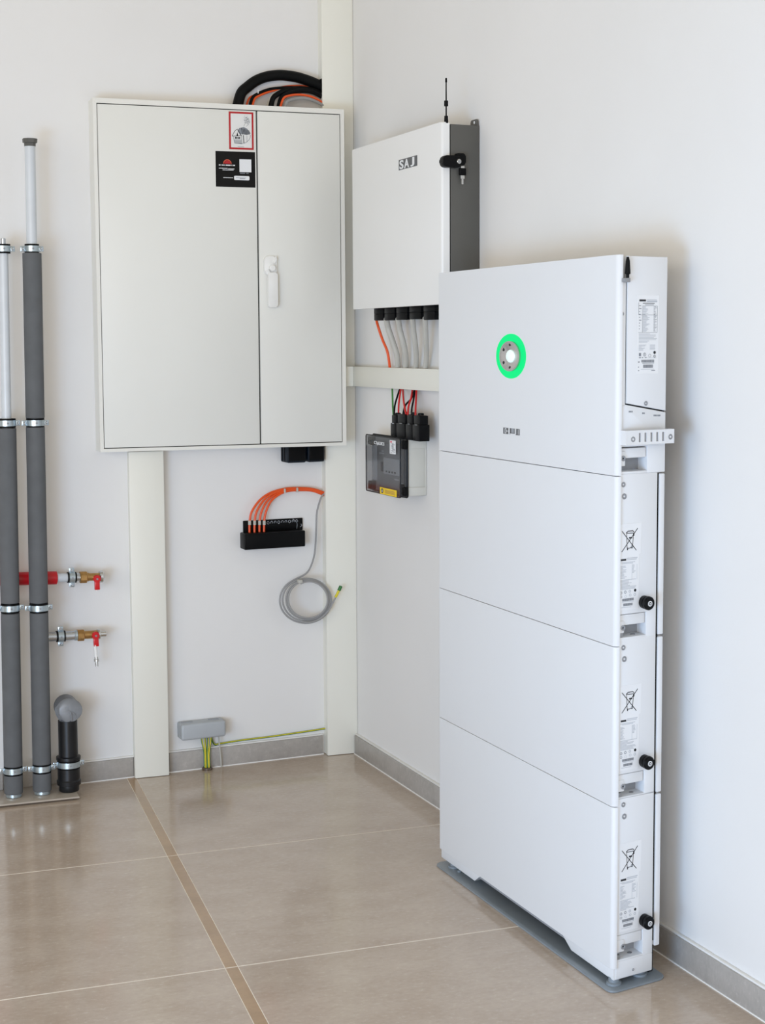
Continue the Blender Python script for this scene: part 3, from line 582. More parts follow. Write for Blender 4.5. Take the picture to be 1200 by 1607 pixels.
# glands and the cables down to the trunking
XG = -.042
gx = [(583, 597), (598.5, 615), (617, 634.5), (637, 656), (659.5, 677.5)]; ub = [503, 502.7, 502, 501, 502]
cabs = [('orange_cable', .0030, [(590, 500), (593, 512), (600, 533), (608, 553), (612.6, 578)], 'orange cable leaving the leftmost inverter gland into the trunking', 'orange_cable'),
        ('light_cable', .0063, [(606, 500), (609, 515), (616, 536), (622.5, 557), (625, 580)], 'thick light grey cable, first grey one right of the orange cable', 'power_cable'),
        ('light_cable', .0063, [(624.5, 500), (627, 517), (632.5, 538), (636.3, 558), (637.3, 580)], 'thick light grey cable, second grey one right of the orange cable', 'power_cable'),
        ('light_cable', .0057, [(647, 499), (648.5, 517), (651.5, 540), (653, 558), (653.5, 580)], 'thick light grey cable, third grey one right of the orange cable', 'power_cable'),
        ('light_cable', .0057, [(667, 499), (667.5, 517), (668.5, 540), (669, 558), (668.5, 580)], 'thick light grey cable nearest the white battery tower', 'power_cable')]
for (u0, u1), ubm, (mt, r, pts, lb, nm) in zip(gx, ub, cabs):
    yA, yB = at(u0, ubm, 0, XG - .012).y, at(u1, ubm, 0, XG - .012).y; zb_ = at((u0 + u1) / 2, ubm, 0, XG - .012).z; yc, rr = (yA + yB) / 2, abs(yB - yA) / 2
    gl = MB(lambda v, yc=yc: Vector((XG + v[0], yc - v[1], v[2])))
    oct_ = lambda q: [(q * rr * math.cos(t), .0135 * math.sin(t)) for t in [math.pi * k / 4 + .39 for k in range(8)]]
    gl.prism(oct_(1.04), lambda a, b, h: (b, a, h), z0i - .011, z0i + .0045, .001).prism(oct_(1.0), lambda a, b, h: (b, a, h), zb_, z0i - .0105, .0015).build('cable_gland', 'black_plastic', inv)
    P = []
    for k, (u, v) in enumerate(pts): s = k / 4; P.append(at(u, v, 0, XG * (1 - s) + -.0092 * s))
    P[-1].x = -.0105; P[-1].z = .9335; P[0].z = max(P[0].z, zb_ + .002)
    MB().tube(P, r, 12).build(nm, mt, None, lb, 'cable', 'cables between inverter and trunking')

# ---------------------------------------------------------------- smoked isolator box
XD = -.064
D0, D1 = (at(573, 682, 0, XD).y + at(574, 769.7, 0, XD).y) / 2, at(627.5, 687, 0, XD).y
dz1 = (at(573, 682, 0, XD).z + at(627.5, 687.2, 0, XD).z) / 2; dz0 = (at(574, 769.7, 0, XD).z + at(627.5, 782.5, 0, XD).z) / 2
LF = D0 - D1; KD = .06; LDP = .019
LD = D0 - at(640, 689, 0, XD + LDP).y + KD * LDP
DF = lambda v: Vector((XD + v[1], D0 - v[0] + KD * v[1], v[2]))
box = thing('isolator_box', DF((LD / 2, .04, dz0)), 'grey isolator box with smoked transparent lid on the right wall', 'isolator box')
MB(DF).box((.002, LDP, dz0 + .002), (LD - .002, LDP + .002, dz1 - .002)).box((.003, LDP, dz0 + .003), (LD - .003, -XD - .0003, dz1 - .003), .003).build('body', 'panel_grey', box)
m = MB(DF)
for lo, hi in (((LD - .004, LDP + .001, dz0 + .004), (LD - .0005, -XD - .0005, dz0 + .022)), ((LD - .004, LDP + .001, dz1 - .022), (LD - .0005, -XD - .0005, dz1 - .003)), ((LD - .004, -XD - .004, dz0 + .02), (LD - .0005, -XD - .0005, dz1 - .02))): m.box(lo, hi, .0008)
m.build('side_ribs', 'panel_grey', box)
m = MB(DF)                                            # hollow lid: front pane and four walls
m.prism(rrect(0, LF, dz0, dz1, .005), lambda a, b, h: (a, h, b), 0, .0022)
m.box((.001, .0022, dz0 + .004), (.0035, LDP, dz1 - .004)).box((.005, .0022, dz0 + .001), (LF, LDP, dz0 + .0035)).box((.005, .0022, dz1 - .0035), (LF, LDP, dz1 - .001))
m.hexa([(LF - .003, .0022, dz0 + .003), (LF - .001, .001, dz0 + .003), (LD - .001, LDP, dz0 + .003), (LD - .003, LDP, dz0 + .003), (LF - .003, .0022, dz1 - .003), (LF - .001, .001, dz1 - .003), (LD - .001, LDP, dz1 - .003), (LD - .003, LDP, dz1 - .003)])
m.build('lid', 'smoked_plastic', box, 'smoked transparent lid', sharp=5)
m = MB(DF)                                            # black edge of the lid
m.tube([(a, .001, b) for a, b in rrect(.001, LF - .001, dz0 + .001, dz1 - .001, .005)], .0013, 6, closed=True, smooth=0)
m.tube([(a, LDP - .001, b) for a, b in rrect(.001, LD - .001, dz0 + .001, dz1 - .001, .005)], .0022, 6, closed=True, smooth=0)
m.build('lid_rim', 'black_plastic', box)
m = MB(DF)
for zc in (dz0 + .014, dz1 - .014):
    for xa, xb in ((.004, .026), (LF - .022, LF + .005)): m.box((xa, .0035 if xa < .01 else .009, zc - .0095), (xb, LDP - .002, zc + .0095), .002)
m.build('lid_corner', 'black_plastic', box)
fz = lambda f: dz0 + f * (dz1 - dz0)
m = MB(DF); m.mtl(0).box((.004, .0150, dz0 + .004), (LD - .004, .0188, dz1 - .004))
m.mtl(0).box((.21 * LF, .0110, fz(.12)), (.95 * LF, .0152, fz(.88)), .002); m.mtl(1).box((.42 * LF, .0085, fz(.35)), (.86 * LF, .0114, fz(.63)), .002); m.mtl(1).box((.03 * LF, .0135, fz(.2)), (.17 * LF, .0152, fz(.82)), .001)
m.mtl(2).box((.34 * LF, .0085, fz(.38)), (.40 * LF, .0114, fz(.55)), .001); m.mtl(2).box((.86 * LF, .0085, fz(.13)), (.98 * LF, .0114, fz(.23)), .001)
for x, z, wd in ((.28, .68, .14), (.35, .72, .06), (.72, .27, .12), (.88, .22, .07)): m.mtl(1).box((x * LF, .0103, fz(z)), ((x + wd) * LF, .0111, fz(z + .022)))
for k in range(4): m.mtl(2).box(((.5 + .08 * k) * LF, .0079, fz(.38)), ((.535 + .08 * k) * LF, .0086, fz(.41)))
m.build('meter_face', ['meter_dark', 'meter_display', 'black_plastic'], box)
def dp(u, v): p = at(u, v, 0, XD); return (D0 - p.y, p.z)
a = dp(587, 692.5); b = dp(607, 697)
m = MB(DF).text('CTpLUICS', lambda x, y, h: (a[0] + x, -.0003 - h, a[1] - .0055 + y - x * .012), .0095, (b[0] - a[0]) / .052, .0002, .0002); m.build('lid_lettering', 'label_white', box)
a = dp(611.5, 689.8); b = dp(620.7, 713.3)
m = MB(DF).mtl(0).box((a[0], -.0004, b[1]), (b[0], .0003, a[1] - .001)); LW_, LH_ = b[0] - a[0], a[1] - .001 - b[1]
m.mtl(1).box((a[0] + .12 * LW_, -.0006, b[1] + .82 * LH_), (a[0] + .38 * LW_, -.0003, b[1] + .95 * LH_))
for k in range(11):
    f = .74 - .065 * k; x = random.uniform(.1, .5); m.mtl(2).box((a[0] + x * LW_, -.0006, b[1] + f * LH_), (a[0] + min(.95, x + random.uniform(.2, .5)) * LW_, -.0003, b[1] + (f + .04) * LH_))
m.build('white_label', ['label_white', 'label_pink', 'print_grey'], box)
a = dp(596.2, 764); b = dp(622.2, 780.3); yb_ = (dp(596.2, 774.5)[1] + dp(622.2, 780.3)[1]) / 2; yt_ = (a[1] + dp(622.2, 770)[1]) / 2
m = MB(DF).mtl(0).box((a[0], -.0004, yb_), (b[0], .0003, yt_)); LW_, LH_ = b[0] - a[0], yt_ - yb_
q_ = lambda x, y: (a[0] + x * LW_, yb_ + y * LH_)
m.mtl(1).prism([(a[0] + (.14 + .07 * math.cos(t)) * LW_, yb_ + (.5 + .36 * math.sin(t)) * LH_) for t in [k * math.pi / 8 for k in range(16)]], lambda x, y, h: (x, -.0004 - h, y), 0, .0002)
m.mtl(2).prism([q_(.115, .34), q_(.165, .34), q_(.155, .68), q_(.125, .68)], lambda x, y, h: (x, -.0006 - h, y), 0, .0002)
for k in range(4): m.mtl(3).prism([q_(.30, .24 + k * .15), q_(.92 - .05 * (k % 2), .24 + k * .15), q_(.92 - .05 * (k % 2), .31 + k * .15), q_(.30, .31 + k * .15)], lambda x, y, h: (x, -.0004 - h, y), 0, .0002)
m.build('warning_label', ['label_yellow', 'print_black', 'label_white', 'brass'], box, 'yellow warning label with dark pictogram')
# connectors on top
XC = -.036
def cpt(u, v): p = at(u, v, 0, XC - .012); return p
for (u0, u1, vt, zt_) in ((612.3, 620, 651, 0), (621, 634.5, 649.5, 0), (636, 645.5, 650.5, 0), (646.5, 657.5, 651.5, 0)):
    A, B = cpt(u0, vt), cpt(u1, vt); yc, rr = (A.y + B.y) / 2, abs(A.y - B.y) / 2; zz = A.z
    k_ = MB().box((XC - .012, yc - rr * .97, dz1 - .003), (XC + .012, yc + rr * .97, dz1 + (zz - dz1) * .62), .0015).box((XC - .010, yc - rr * .86, dz1 + (zz - dz1) * .6), (XC + .010, yc + rr * .86, zz), .002).cyl((XC, yc, zz - .002), (XC, yc, zz + .005), .0065, n=14, bev=.0015).build('cable_connector', 'black_plastic', box)
    MB().box((XC - .0128, yc - rr * .4, dz1 + (zz - dz1) * .60), (XC - .0115, yc + rr * .2, dz1 + (zz - dz1) * .63)).build('locking_tab', 'print_light' if u0 < 621 else 'meter_dark', k_)
wires = [('green_cable', [(615.3, 608), (615.7, 622), (616.3, 640), (617.2, 652)], 'green wire, leftmost under the horizontal trunking'),
         ('black_rubber', [(627.5, 609), (624, 620), (619.5, 636), (618.3, 652)], 'black wire curving from the trunking to the leftmost connector'),
         ('red_cable', [(629, 610), (627, 622), (625.4, 636), (625, 650)], 'left red wire under the trunking, second connector'),
         ('red_cable', [(631.8, 610), (632.6, 622), (633.8, 634), (637, 650)], 'red wire second from left, bending behind the crossed black wire'),
         ('black_rubber', [(650.5, 611), (645.5, 625), (636, 636), (632.2, 650)], 'black wire crossing diagonally behind the red wires'),
         ('red_cable', [(647, 611), (645, 624), (641, 637), (639.7, 652)], 'red wire third from left with a slanted bend'),
         ('black_rubber', [(651, 612), (649, 626), (646.2, 640), (645.5, 652)], 'straight black wire between the two right red wires'),
         ('red_cable', [(653.3, 612), (652.7, 625), (652, 640), (651.8, 653)], 'rightmost straight red wire under the trunking')]
for k, (mt, pts, lb) in enumerate(wires):
    P = [at(u, v, 0, -.012 * (1 - i / 3) + (XC - .004 * (k % 2)) * i / 3 - (.004 if k == 5 or k == 3 else 0) * (i in (1, 2))) for i, (u, v) in enumerate(pts)]; P[0].z = .8915
    MB().tube(P, .0021, 8).build('connection_wire', mt, None, lb, 'wire', 'wires between trunking and isolator box')

# ---------------------------------------------------------------- battery tower
XF, YL0, KS, LS = -.1578, -.9, .22, .6820
SF = lambda v: Vector((XF + v[1], YL0 - v[0] + KS * v[1], v[2]))          # frame: along the front, depth, height
UN = Vector((KS, -1, 0))
def sd(u, v, du=0):                                   # point on the tower's right side (pushed out by du): depth, height
    p = pl(u, v, UN, UN.dot(SF((LS + du, 0, 0)))); return (p.x - XF, p.z)
def fp(u, v): p = at(u, v, 0, XF); return (YL0 - p.y, p.z)
DP = sd(1046.5, 560)[0]                                # depth of the tower
tower = thing('battery_tower', SF((LS / 2, DP / 2, 0)), 'tall white battery storage tower with green light ring by the right wall', 'battery storage')
gaps = [.0315, .2865, .5335, .7912, 1.1190]
PR = .0085                                            # the covers wrap this far round the side
def cover(z0, z1, parent):
    return MB(SF).prism(rrect(0, LS, 0, PR + .001, .009, 6, (0, 0, 1, 1)), lambda a, b, h: (a, b, h), z0 + .0006, z1 - .0006, .0022, 3).build('front_cover', 'white_plastic', parent)
SB = LS - .0025                                       # plane of the side walls
def sbox(m, w0, w1, z0, z1, u1=None, depth=None, bev=.0012):
    u1 = SB if u1 is None else u1; return m.box((LS - .1 if depth is None else u1 - depth, w0, z0), (u1, w1, z1), bev)
def screw(parent, u, v, r, mt='screw_grey', du=0, name='screw'):
    w_, z_ = sd(u, v, du - .0025); U = SB + du
    m = MB(SF).mtl(0).lathe((U - .001, w_, z_), (1, 0, 0), [(0, r), (.0016, r), (.0022, r * .8), (.0016, r * .45), (.0008, r * .3)], 16)
    m.mtl(1).cyl((U - .0003, w_, z_), (U - .0001, w_, z_), r * .29, n=10); return m.build(name, [mt, 'gap_dark'], parent)
wE = sd(1046.5, 560)[0]; wG0, wG1 = sd(1031.5, 870)[0], sd(1034.6, 870)[0]; wC = sd(1014.5, 985)[0]; wS = PR + .0005
def label(parent, corners, items, name, lb, extra=None):
    (u0, v0, u1, v1) = corners; a = sd(u0, v0, -.0025); b = sd(u1, v1, -.0025); W_, H_ = b[0] - a[0], a[1] - b[1]; U = SB
    fn = lambda x, y, h: (U + .0001 + h * .00022, a[0] + x * W_, a[1] - y * H_)
    m = MB(SF); m.mtl(0).prism([(0, 0), (1, 0), (1, 1), (0, 1)], fn, 0, 1)
    if extra: m.mtl(0).prism(extra, fn, 0, 1)
    for it in items:
        if it[0] == 'b': m.mtl(it[1]).prism([(it[2], it[3]), (it[4], it[3]), (it[4], it[5]), (it[2], it[5])], fn, 1, 2)
        elif it[0] == 'l':
            P = [(x * W_, y * H_) for x, y in (it[2:4], it[4:6])]; m.mtl(it[1]).prism([(x / W_, y / H_) for x, y in line2(P[0], P[1], it[6])], fn, 1, 2.2)
        elif it[0] == 'o':
            n_ = 16; ro, ri = it[4], it[5]
            for k in range(n_):
                t0, t1 = 2 * math.pi * k / n_, 2 * math.pi * (k + 1) / n_; pt = lambda r, t: (it[2] + r * math.cos(t) / W_, it[3] + r * math.sin(t) / H_)
                m.mtl(it[1]).prism([pt(ro, t0), pt(ro, t1), pt(ri, t1), pt(ri, t0)] if ri else [pt(ro, t0), pt(ro, t1), (it[2], it[3])], fn, 1, 2)
    return m.build(name, ['label_white', 'print_black', 'print_grey', 'print_light'], parent, lb)
def rows_txt(x0, x1, y0, y1, n, rnd, c=3, h=.45):
    out = []; s = (y1 - y0) / n
    for k in range(n):
        b = x0 if rnd else x0; e = x0 + (x1 - x0) * (random.uniform(.35, 1) if rnd else 1); out.append(('b', c, b, y0 + k * s, e, y0 + k * s + s * h))
    return out
def codebar(x0, x1, y0, y1):
    out = []; x = x0
    while x < x1: wd = random.uniform(.008, .024); out.append(('b', 2, x, y0, min(x + wd, x1), y1)); x += wd + random.uniform(.004, .010)
    return out
def battery(i, z0, z1, lb, side):
    """side: pixel rows on the side face: top seam, bottom seam"""
    vt, vb = side; sc = (vb - vt) / 257.; V = lambda v: vt + (v - 742) * sc
    mod = MB(SF); zb = sd(1005, V(1001), -.0025)[1]; zt_ = sd(1005, V(742.5), -.0025)[1]
    zc = sd(990, V(963), -.0025)[1]                   # top of the handle recess
    mod.box((.004, .012, z0 + .001), (LS - .045, wG0, z1 - .001))
    sbox(mod, wS, wG0, zc, zt_); sbox(mod, wC, wG0, zb + .0006, zc + .001)
    sbox(mod, wS, wC + .001, zb + .0006, zb + .004)
    mod = mod.build('battery_module', 'white_plastic', tower, lb)
    cover(z0, z1, mod)
    m = MB(SF); sbox(m, wS, wC - .0015, sd(990, V(980.5), -.0025)[1], zc - .001, SB - .002, .02); sbox(m, wS - .0004, sd(980.8, V(985))[0], sd(976, V(994), -.0025)[1], sd(976, V(975), -.0025)[1], SB - .0005, .02)
    m.build('grip_bar', 'white_plastic', mod)
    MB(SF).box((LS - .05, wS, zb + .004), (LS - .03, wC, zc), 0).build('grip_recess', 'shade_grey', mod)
    MB(SF).cyl((SB - .014, .045, zb + .0037), (SB - .014, .045, zb + .0048), .004, n=12).box((SB - .006, wS + .001, zb + .004), (SB - .001, wS + .008, zb + .011)).build('recess_bolt', 'screw_grey', mod)
    screw(mod, 977.8, V(760.5), .0040); screw(mod, 979.2, V(779), .0045); screw(mod, 977.5, V(985.5), .0042)
    w_, z_ = sd(1016, V(946), .008)
    kb = MB(SF).lathe((SB - .001, w_ - .001, z_), (1, 0, 0), [(0, .0098), (.010, .0102), (.0105, .0092), (.012, .0092), (.0125, .0105), (.0175, .0105), (.0195, .0092)], 28).build('knob', 'black_plastic', mod, 'round black knob')
    MB(SF).lathe((SB + .0192, w_ - .001, z_), (1, 0, 0), [(0, .0042), (.0006, .0042), (.0007, .003)], 18).mtl(1).cyl((SB + .0195, w_ - .001, z_), (SB + .0202, w_ - .001, z_), .0026, n=16).mtl(0).cyl((SB + .0195, w_ - .001, z_), (SB + .0204, w_ - .001, z_), .0012, n=10).build('knob_badge', ['label_white', 'print_black'], mod)
    it = [('l', 1, .10, .08, .86, .315, .0011), ('l', 1, .92, .06, .10, .32, .0011)]
    it += [('l', 1, .32, .105, .42, .085, .0012), ('l', 1, .42, .085, .66, .085, .0013), ('l', 1, .66, .085, .74, .10, .0012), ('l', 1, .32, .108, .74, .112, .0011), ('l', 1, .34, .115, .38, .285, .0008), ('l', 1, .70, .115, .66, .275, .0008), ('l', 1, .38, .285, .62, .28, .0010), ('b', 1, .47, .155, .64, .172), ('b', 1, .37, .275, .42, .305), ('b', 1, .68, .12, .75, .145), ('o', 2, .63, .272, .0024, .0009)]
    it += [('b', 1, .05, .403, .33, .425), ('b', 3, .36, .395, .92, .403), ('b', 3, .36, .412, .88, .419), ('b', 3, .03, .442, .80, .448), ('b', 3, .12, .455, .70, .461)]
    it += rows_txt(.03, .36, .485, .635, 11, True) + rows_txt(.66, .84, .48, .58, 7, True) + [('l', 3, .64, .475, .64, .65, .0003), ('l', 3, .90, .475, .90, .65, .0003)] + rows_txt(.03, .9, .645, .765, 9, True)
    it += [('o', 2, .08, .795, .0022, .0014), ('o', 2, .30, .79, .0023, .0014), ('o', 3, .54, .785, .0022, .0012), ('o', 1, .82, .78, .0023, 0), ('o', 2, .08, .84, .002, .0014), ('o', 3, .32, .84, .002, .0016), ('o', 3, .56, .83, .0022, .0016), ('o', 3, .80, .828, .0022, .0014)]
    it += codebar(.14, .74, .865, .895) + [('b', 3, .14, .902, .74, .907)] + codebar(.20, .68, .922, .952) + [('b', 3, .1, .965, .62, .97)]
    label(mod, (972.6, V(823), 1001.2, V(955)), it, 'rating_label', 'white label with crossed-out bin symbol', [(1, .0), (1.12, -.004), (1.10, .355), (1, .36)])
    return mod
battery(3, gaps[0], gaps[1], 'lowest battery module above the plinth', (1244.5, 1499))
battery(2, gaps[1], gaps[2], 'middle battery module', (998.5, 1247.5))
battery(1, gaps[2], gaps[3], 'upper battery module directly under the controller', (742, 999))
# back strips
for va, vb_ in ((742, 995), (997.5, 1241.5), (1243.5, 1481)):
    m = MB(SF); za, zb_ = sd(1040, va, -.0025)[1], sd(1040, vb_, -.0025)[1]; sbox(m, wG1, wE, zb_, za - .0008, LS - .0022, LS - .004, .0018).build('rear_casing', 'white_plastic', tower)
MB(SF).box((.01, wG0 - .0006, .06), (LS - .0055, wG1 + .0012, gaps[3])).build('rear_gap', 'gap_dark', tower)  # dark filler paints shade into the groove before the rear casing
# controller module
z0, z1 = gaps[3], gaps[4]
wK, wD = sd(1016.5, 720)[0], sd(983, 560)[0]; zS = sd(983.5, 637)[1]; zSr = sd(1046, 645.5)[1]; zR = sd(995, 701)[1]; zb = sd(1030, 742)[1]
m = MB(SF); m.box((.004, .012, z0 + .001), (LS - .045, wE, z1 - .003))
m.prism([(wS, zR), (wE, zR), (wE, zSr - .0012), (wD, zS + .0016), (wS, zS + .002)], lambda a, b, h: (h, a, b), LS - .1, SB, .0012); sbox(m, wS, wD - .0002, zS - .001, sd(980, 438)[1]); sbox(m, wK, wE, zb + .0005, zR + .001); sbox(m, wS, wK + .001, zb + .0005, zb + .0045)
ctl = m.build('controller_module', 'white_plastic', tower, 'top controller module with light ring')
MB(SF).prism([(wD + .0012, zS + .0035), (wE - .0005, zSr + .0008), (wE, z1 - .002), (wD + .0012, z1 - .002)], lambda a, b, h: (h, a, b), LS - .09, LS - .001, .002).build('side_door', 'white_plastic', ctl)
MB(SF).box((LS - .05, wS + .002, sd(980, 438)[1]), (LS - .03, wD + .004, z1 - .003)).build('antenna_recess', 'white_plastic', ctl)
MB(SF).box((LS - .03, wD - .0018, zS), (LS - .004, wD + .003, z1 - .04)).prism([(wD, zS - .002), (wE - .002, zSr - .004), (wE - .002, zSr + .004), (wD, zS + .006)], lambda a, b, h: (h, a, b), LS - .03, LS - .004).build('door_gap', 'gap_dark', ctl)  # dark strips paint the shade in the gap around the side door
cover(z0, z1, ctl)
w_, za = sd(984.6, 436, .002); zt_ = sd(984.6, 403, .002)[1]
MB(SF).lathe((SB + .0045, w_, za), (0, 0, 1), [(0, .0026), (.005, .0026), (.006, .0046), (zt_ - za - .006, .0034), (zt_ - za, .0018)], 14).build('antenna', 'black_rubber', ctl)
MB(SF).box((SB - .012, sd(975.5, 440)[0], sd(980, 443)[1]), (SB + .0085, sd(986, 440)[0], sd(980, 436.5)[1]), .0006).build('antenna_bracket', 'screw_grey', ctl)
screw(ctl, 976.3, 492.5, .0030, name='screw'); screw(ctl, 1013, 633, .0036, du=.0015)
m = MB(SF); m2 = SB
for u, v, wd, n_ in ((989.5, 646, 6.5, 3), (1009.5, 648.6, 4.5, 2), (1030.8, 652, 11, 5)):
    for k in range(n_): a = sd(u - wd / 2 + wd * k / n_, v - 1.3, -.0025); b = sd(u - wd / 2 + wd * (k + .75) / n_, v + 1.3, -.0025); m.box((SB - .0005, a[0], b[1]), (SB + .0003, b[0], a[1]))
m.build('side_marking', 'print_grey', ctl)
# slotted carrying bracket
BU = .016; a = sd(982, 681, BU); b = sd(1057.5, 693, BU); zc_ = (sd(1018, 686, BU)[1]); hh = .0107
m = MB(SF); wa, wb = a[0], b[0]; U0, U1 = LS + .004, LS + BU
m.box((U0, wa, zc_ + .0068), (U1, wb, zc_ + hh)).box((U0, wa, zc_ - hh), (U1, wb, zc_ - .0068))
sl = [sd(u, 686, BU)[0] for u in (1003.8, 1012.8, 1022.2, 1031.3, 1040.5)]; ed = [wa] + [x for s in sl for x in (s - .0019, s + .0019)] + [wb]
for k in range(0, len(ed), 2): m.box((U0, ed[k], zc_ - .0068), (U1, ed[k + 1], zc_ + .0068))
m.box((LS - .004, wa, zc_ - hh), (U0, wa + .005, zc_ + hh)).box((LS - .004, wE - .006, zc_ - hh), (U0, wE - .001, zc_ + hh))
br_ = m.build('slotted_bracket', 'white_plastic', ctl)
MB(SF).box((LS - .001, wa + .006, zc_ - hh + .001), (U0 + .002, wb - .001, zc_ + hh - .001)).build('bracket_slot_shade', 'shade_grey', ctl)  # grey fill paints the shade seen through the bracket slots
screw(ctl, 993, 689.5, .0042, du=BU + .0022); screw(ctl, 1051.5, 685.5, .0042, du=BU + .0022)
m = MB(SF); sbox(m, wS, wK - .0015, sd(990, 719)[1], sd(990, 703.5)[1], SB - .002, .02); sbox(m, wS - .0004, sd(982.5, 720)[0], sd(978, 732)[1], sd(978, 708.5)[1], SB - .0005, .02); m.build('grip_bar', 'white_plastic', ctl)
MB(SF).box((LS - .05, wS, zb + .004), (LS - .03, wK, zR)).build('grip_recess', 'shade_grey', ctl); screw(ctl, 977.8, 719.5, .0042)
it = [('b', 1, .10, .055, .40, .08), ('b', 3, .44, .055, .90, .063), ('b', 3, .44, .07, .92, .088), ('b', 1, .26, .10, .80, .108), ('b', 2, .36, .12, .76, .126)]
it += [('l', 2, .25, .135, .93, .135, .0004), ('l', 2, .25, .135, .25, .475, .0004), ('l', 2, .93, .135, .93, .475, .0004), ('l', 2, .07, .475, .93, .475, .0005), ('l', 2, .07, .095, .07, .25, .0004), ('l', 2, .07, .25, .93, .25, .0005)]
it += rows_txt(.27, .58, .145, .47, 24, True, 3, .5) + rows_txt(.76, .91, .145, .47, 24, True, 2, .4) + rows_txt(.09, .20, .13, .46, 9, True, 2, .25) + rows_txt(.09, .92, .49, .61, 8, True, 3, .4) + rows_txt(.09, .44, .63, .71, 6, True, 3) + rows_txt(.60, .84, .63, .70, 5, False, 3)
it += [('b', 2, .1, .735, .2, .775), ('o', 2, .36, .755, .0028, .0021), ('l', 1, .36, .74, .36, .765, .0008), ('o', 2, .60, .77, .0026, .002), ('o', 1, .82, .73, .0024, 0), ('o', 2, .82, .778, .0022, .0010), ('b', 2, .1, .79, .2, .80), ('b', 2, .24, .79, .30, .80), ('b', 2, .37, .79, .46, .80), ('l', 3, .5, .80, .9, .80, .0004)]
it += codebar(.22, .80, .822, .855) + [('b', 2, .26, .862, .8, .87), ('b', 1, .07, .845, .14, .855)] + codebar(.30, .75, .885, .925) + [('b', 3, .2, .94, .8, .945), ('b', 2, .68, .955, .85, .965), ('b', 2, .07, .91, .11, .92), ('b', 2, .07, .955, .12, .965)]
SBk = SB; SB = LS - .001
label(ctl, (998.6, 463, 1031.5, 586), it, 'rating_label', 'tall white rating label with small print')
SB = SBk
# light ring
c_ = fp(802, 559); ra, rb = abs(fp(825.3, 559)[0] - fp(778.8, 559)[0]) / 2, abs(fp(802, 523.8)[1] - fp(802, 594.2)[1]) / 2
cx_ = (fp(825.3, 559)[0] + fp(778.8, 559)[0]) / 2; ell = lambda s, h, n=48: [(cx_ + ra * s * math.cos(2 * math.pi * k / n), h, c_[1] + rb * s * math.sin(2 * math.pi * k / n)) for k in range(n)]
def disc(prof, n=48):                                 # rings of (radius share, depth)
    tb = bmesh.new(); R_ = [[tb.verts.new(p) for p in ell(s, h, n)] for s, h in prof]
    for a, b in zip(R_, R_[1:]):
        for i in range(n): tb.faces.new((a[i], a[(i + 1) % n], b[(i + 1) % n], b[i]))
    tb.faces.new(R_[0]); tb.faces.new(R_[-1]); return tb
m = MB(SF); m._add(disc([(1, .001), (1, -.0008), (.64, -.0006), (.64, .001)])); m.build('light_ring', 'led_green', ctl, 'glowing green ring')
m = MB(SF); m._add(disc([(.675, .0008), (.675, -.0040), (.64, -.0042), (.46, -.0022), (.30, -.0010), (.29, .0006)])); m.build('sensor_dish', 'brushed', ctl)
m = MB(SF); m._add(disc([(.29, .0002), (.28, -.0022), (.18, -.0045), (.02, -.0052)])); m.build('centre_button', 'led_white', ctl)
m = MB(SF)
for ang in (90, 145, 215, 270):
    t = math.radians(ang); X, Z = cx_ + ra * .52 * math.cos(t), c_[1] + rb * .52 * math.sin(t); m.cyl((X, .0005, Z), (X, -.0033, Z), .0028, n=10)
m.build('sensor_hole', 'print_black', ctl)
# logo bar
a, b = fp(789.5, 671), fp(815.2, 683); zz0, zz1 = (fp(789.5, 681)[1] + fp(815.2, 683)[1]) / 2, (fp(789.5, 671)[1] + fp(815.2, 673.3)[1]) / 2; LWd, LHt = b[0] - a[0], zz1 - zz0
m = MB(SF); bx = lambda i, x0, x1, y0, y1, h: m.mtl(i).box((a[0] + x0 * LWd, -.0002 - h * .0002, zz0 + y0 * LHt), (a[0] + x1 * LWd, .0004, zz0 + y1 * LHt))
bx(0, 0, 1, 0, 1, 0)
for k_, (x0, x1, y0, y1) in enumerate(((.10, .13, .1, .9), (.13, .2, .82, .9), (.13, .2, .1, .18), (.2, .23, .3, .7), (.33, .40, .0, 1), (.44, .76, .0, .17), (.72, .79, .1, 1), (.26, .31, .45, .55), (.92, .94, .1, .9))): bx(1, x0, x1, y0, y1, 1 + .1 * k_)
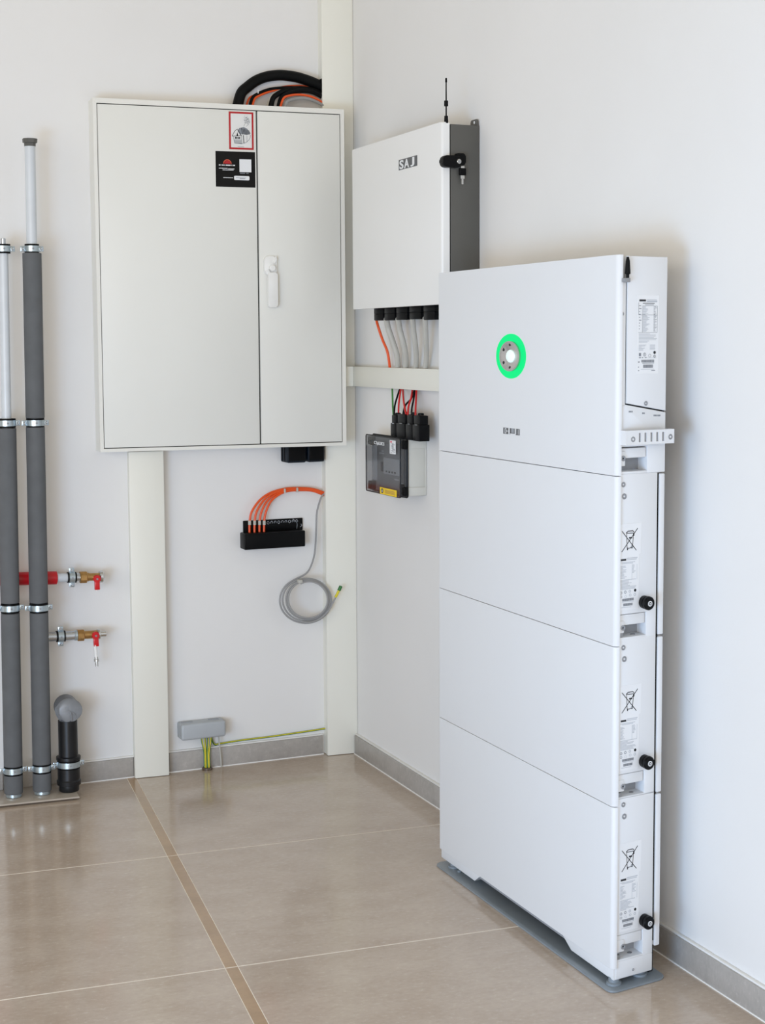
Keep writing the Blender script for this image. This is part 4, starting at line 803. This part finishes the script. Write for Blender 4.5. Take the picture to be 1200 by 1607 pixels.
bx(2, .50, .66, .28, 1, 1)
m.build('front_marking', ['logo_grey', 'white_plastic', 'shade_grey'], ctl, 'small grey marking bar')
# plinth, feet and floor plate
zP = sd(1000, 1529)[1]; zq = fp(952, 1538)[1]
zt_ = gaps[0] + .001; zlo = .0135
l1, l2 = fp(741.5, 1381)[0], fp(752, 1378)[0]; r1_, r2_ = fp(892.6, 1494)[0], fp(876, 1466)[0]
plb = MB(SF).box((.1, .006, .024), (LS - .1, wG0 - .01, gaps[0])).build('plinth', 'shade_grey', tower)
for pg in ([(.006, zt_), (.006, zlo), (l1, zlo), (l2, zt_)], [(r2_, zt_), (r1_, zlo), (LS - .0035, zlo), (LS - .0035, zt_)]):
    MB(SF).prism(pg, lambda a, b, h: (a, h, b), .004, wG0, .0012).build('plinth_block', 'white_plastic', plb)
m = MB(SF); sbox(m, wS, wG0, zlo + .0005, sd(1000, 1500.5, -.0025)[1] - .0008, SB, .05).build('plinth_side', 'white_plastic', plb)
screw(plb, 993, 1521.5, .0022)
for u_, w_ in ((.045, .016), (LS - .014, .0125), (.045, wG0 - .012), (LS - .02, wG0 - .014)):
    f_ = MB(SF).lathe((u_, w_, .0035), (0, 0, 1), [(0, .013), (.0035, .013), (.0045, .0095), (.012, .0095)], 24).build('levelling_foot', 'floor_plate', plb)
    MB(SF).cyl((u_, w_, .0075), (u_, w_, .0150), .0085, n=18).build('foot_stem', 'steel', f_)
MB(SF).box((LS - .06, wG0 + .002, .0036), (LS - .018, wE - .002, .05), .002).build('rear_bracket', 'black_plastic', plb)
o = thing('base_plate', SF((LS / 2, .05, 0)), 'thin grey floor plate under the white battery tower', 'floor plate')
MB(SF).prism(rrect(.003, LS + .012, -.010, wE + .006, .014), lambda a, b, h: (a, b, h), .0005, .0034, .0003).build('sheet', 'floor_plate', o)
MB(SF).cyl((.075, .012, .003), (.075, .012, .007), .004, n=6).cyl((LS - .05, .04, .003), (LS - .05, .04, .0075), .004, n=6).build('plate_bolt', 'floor_plate', o)
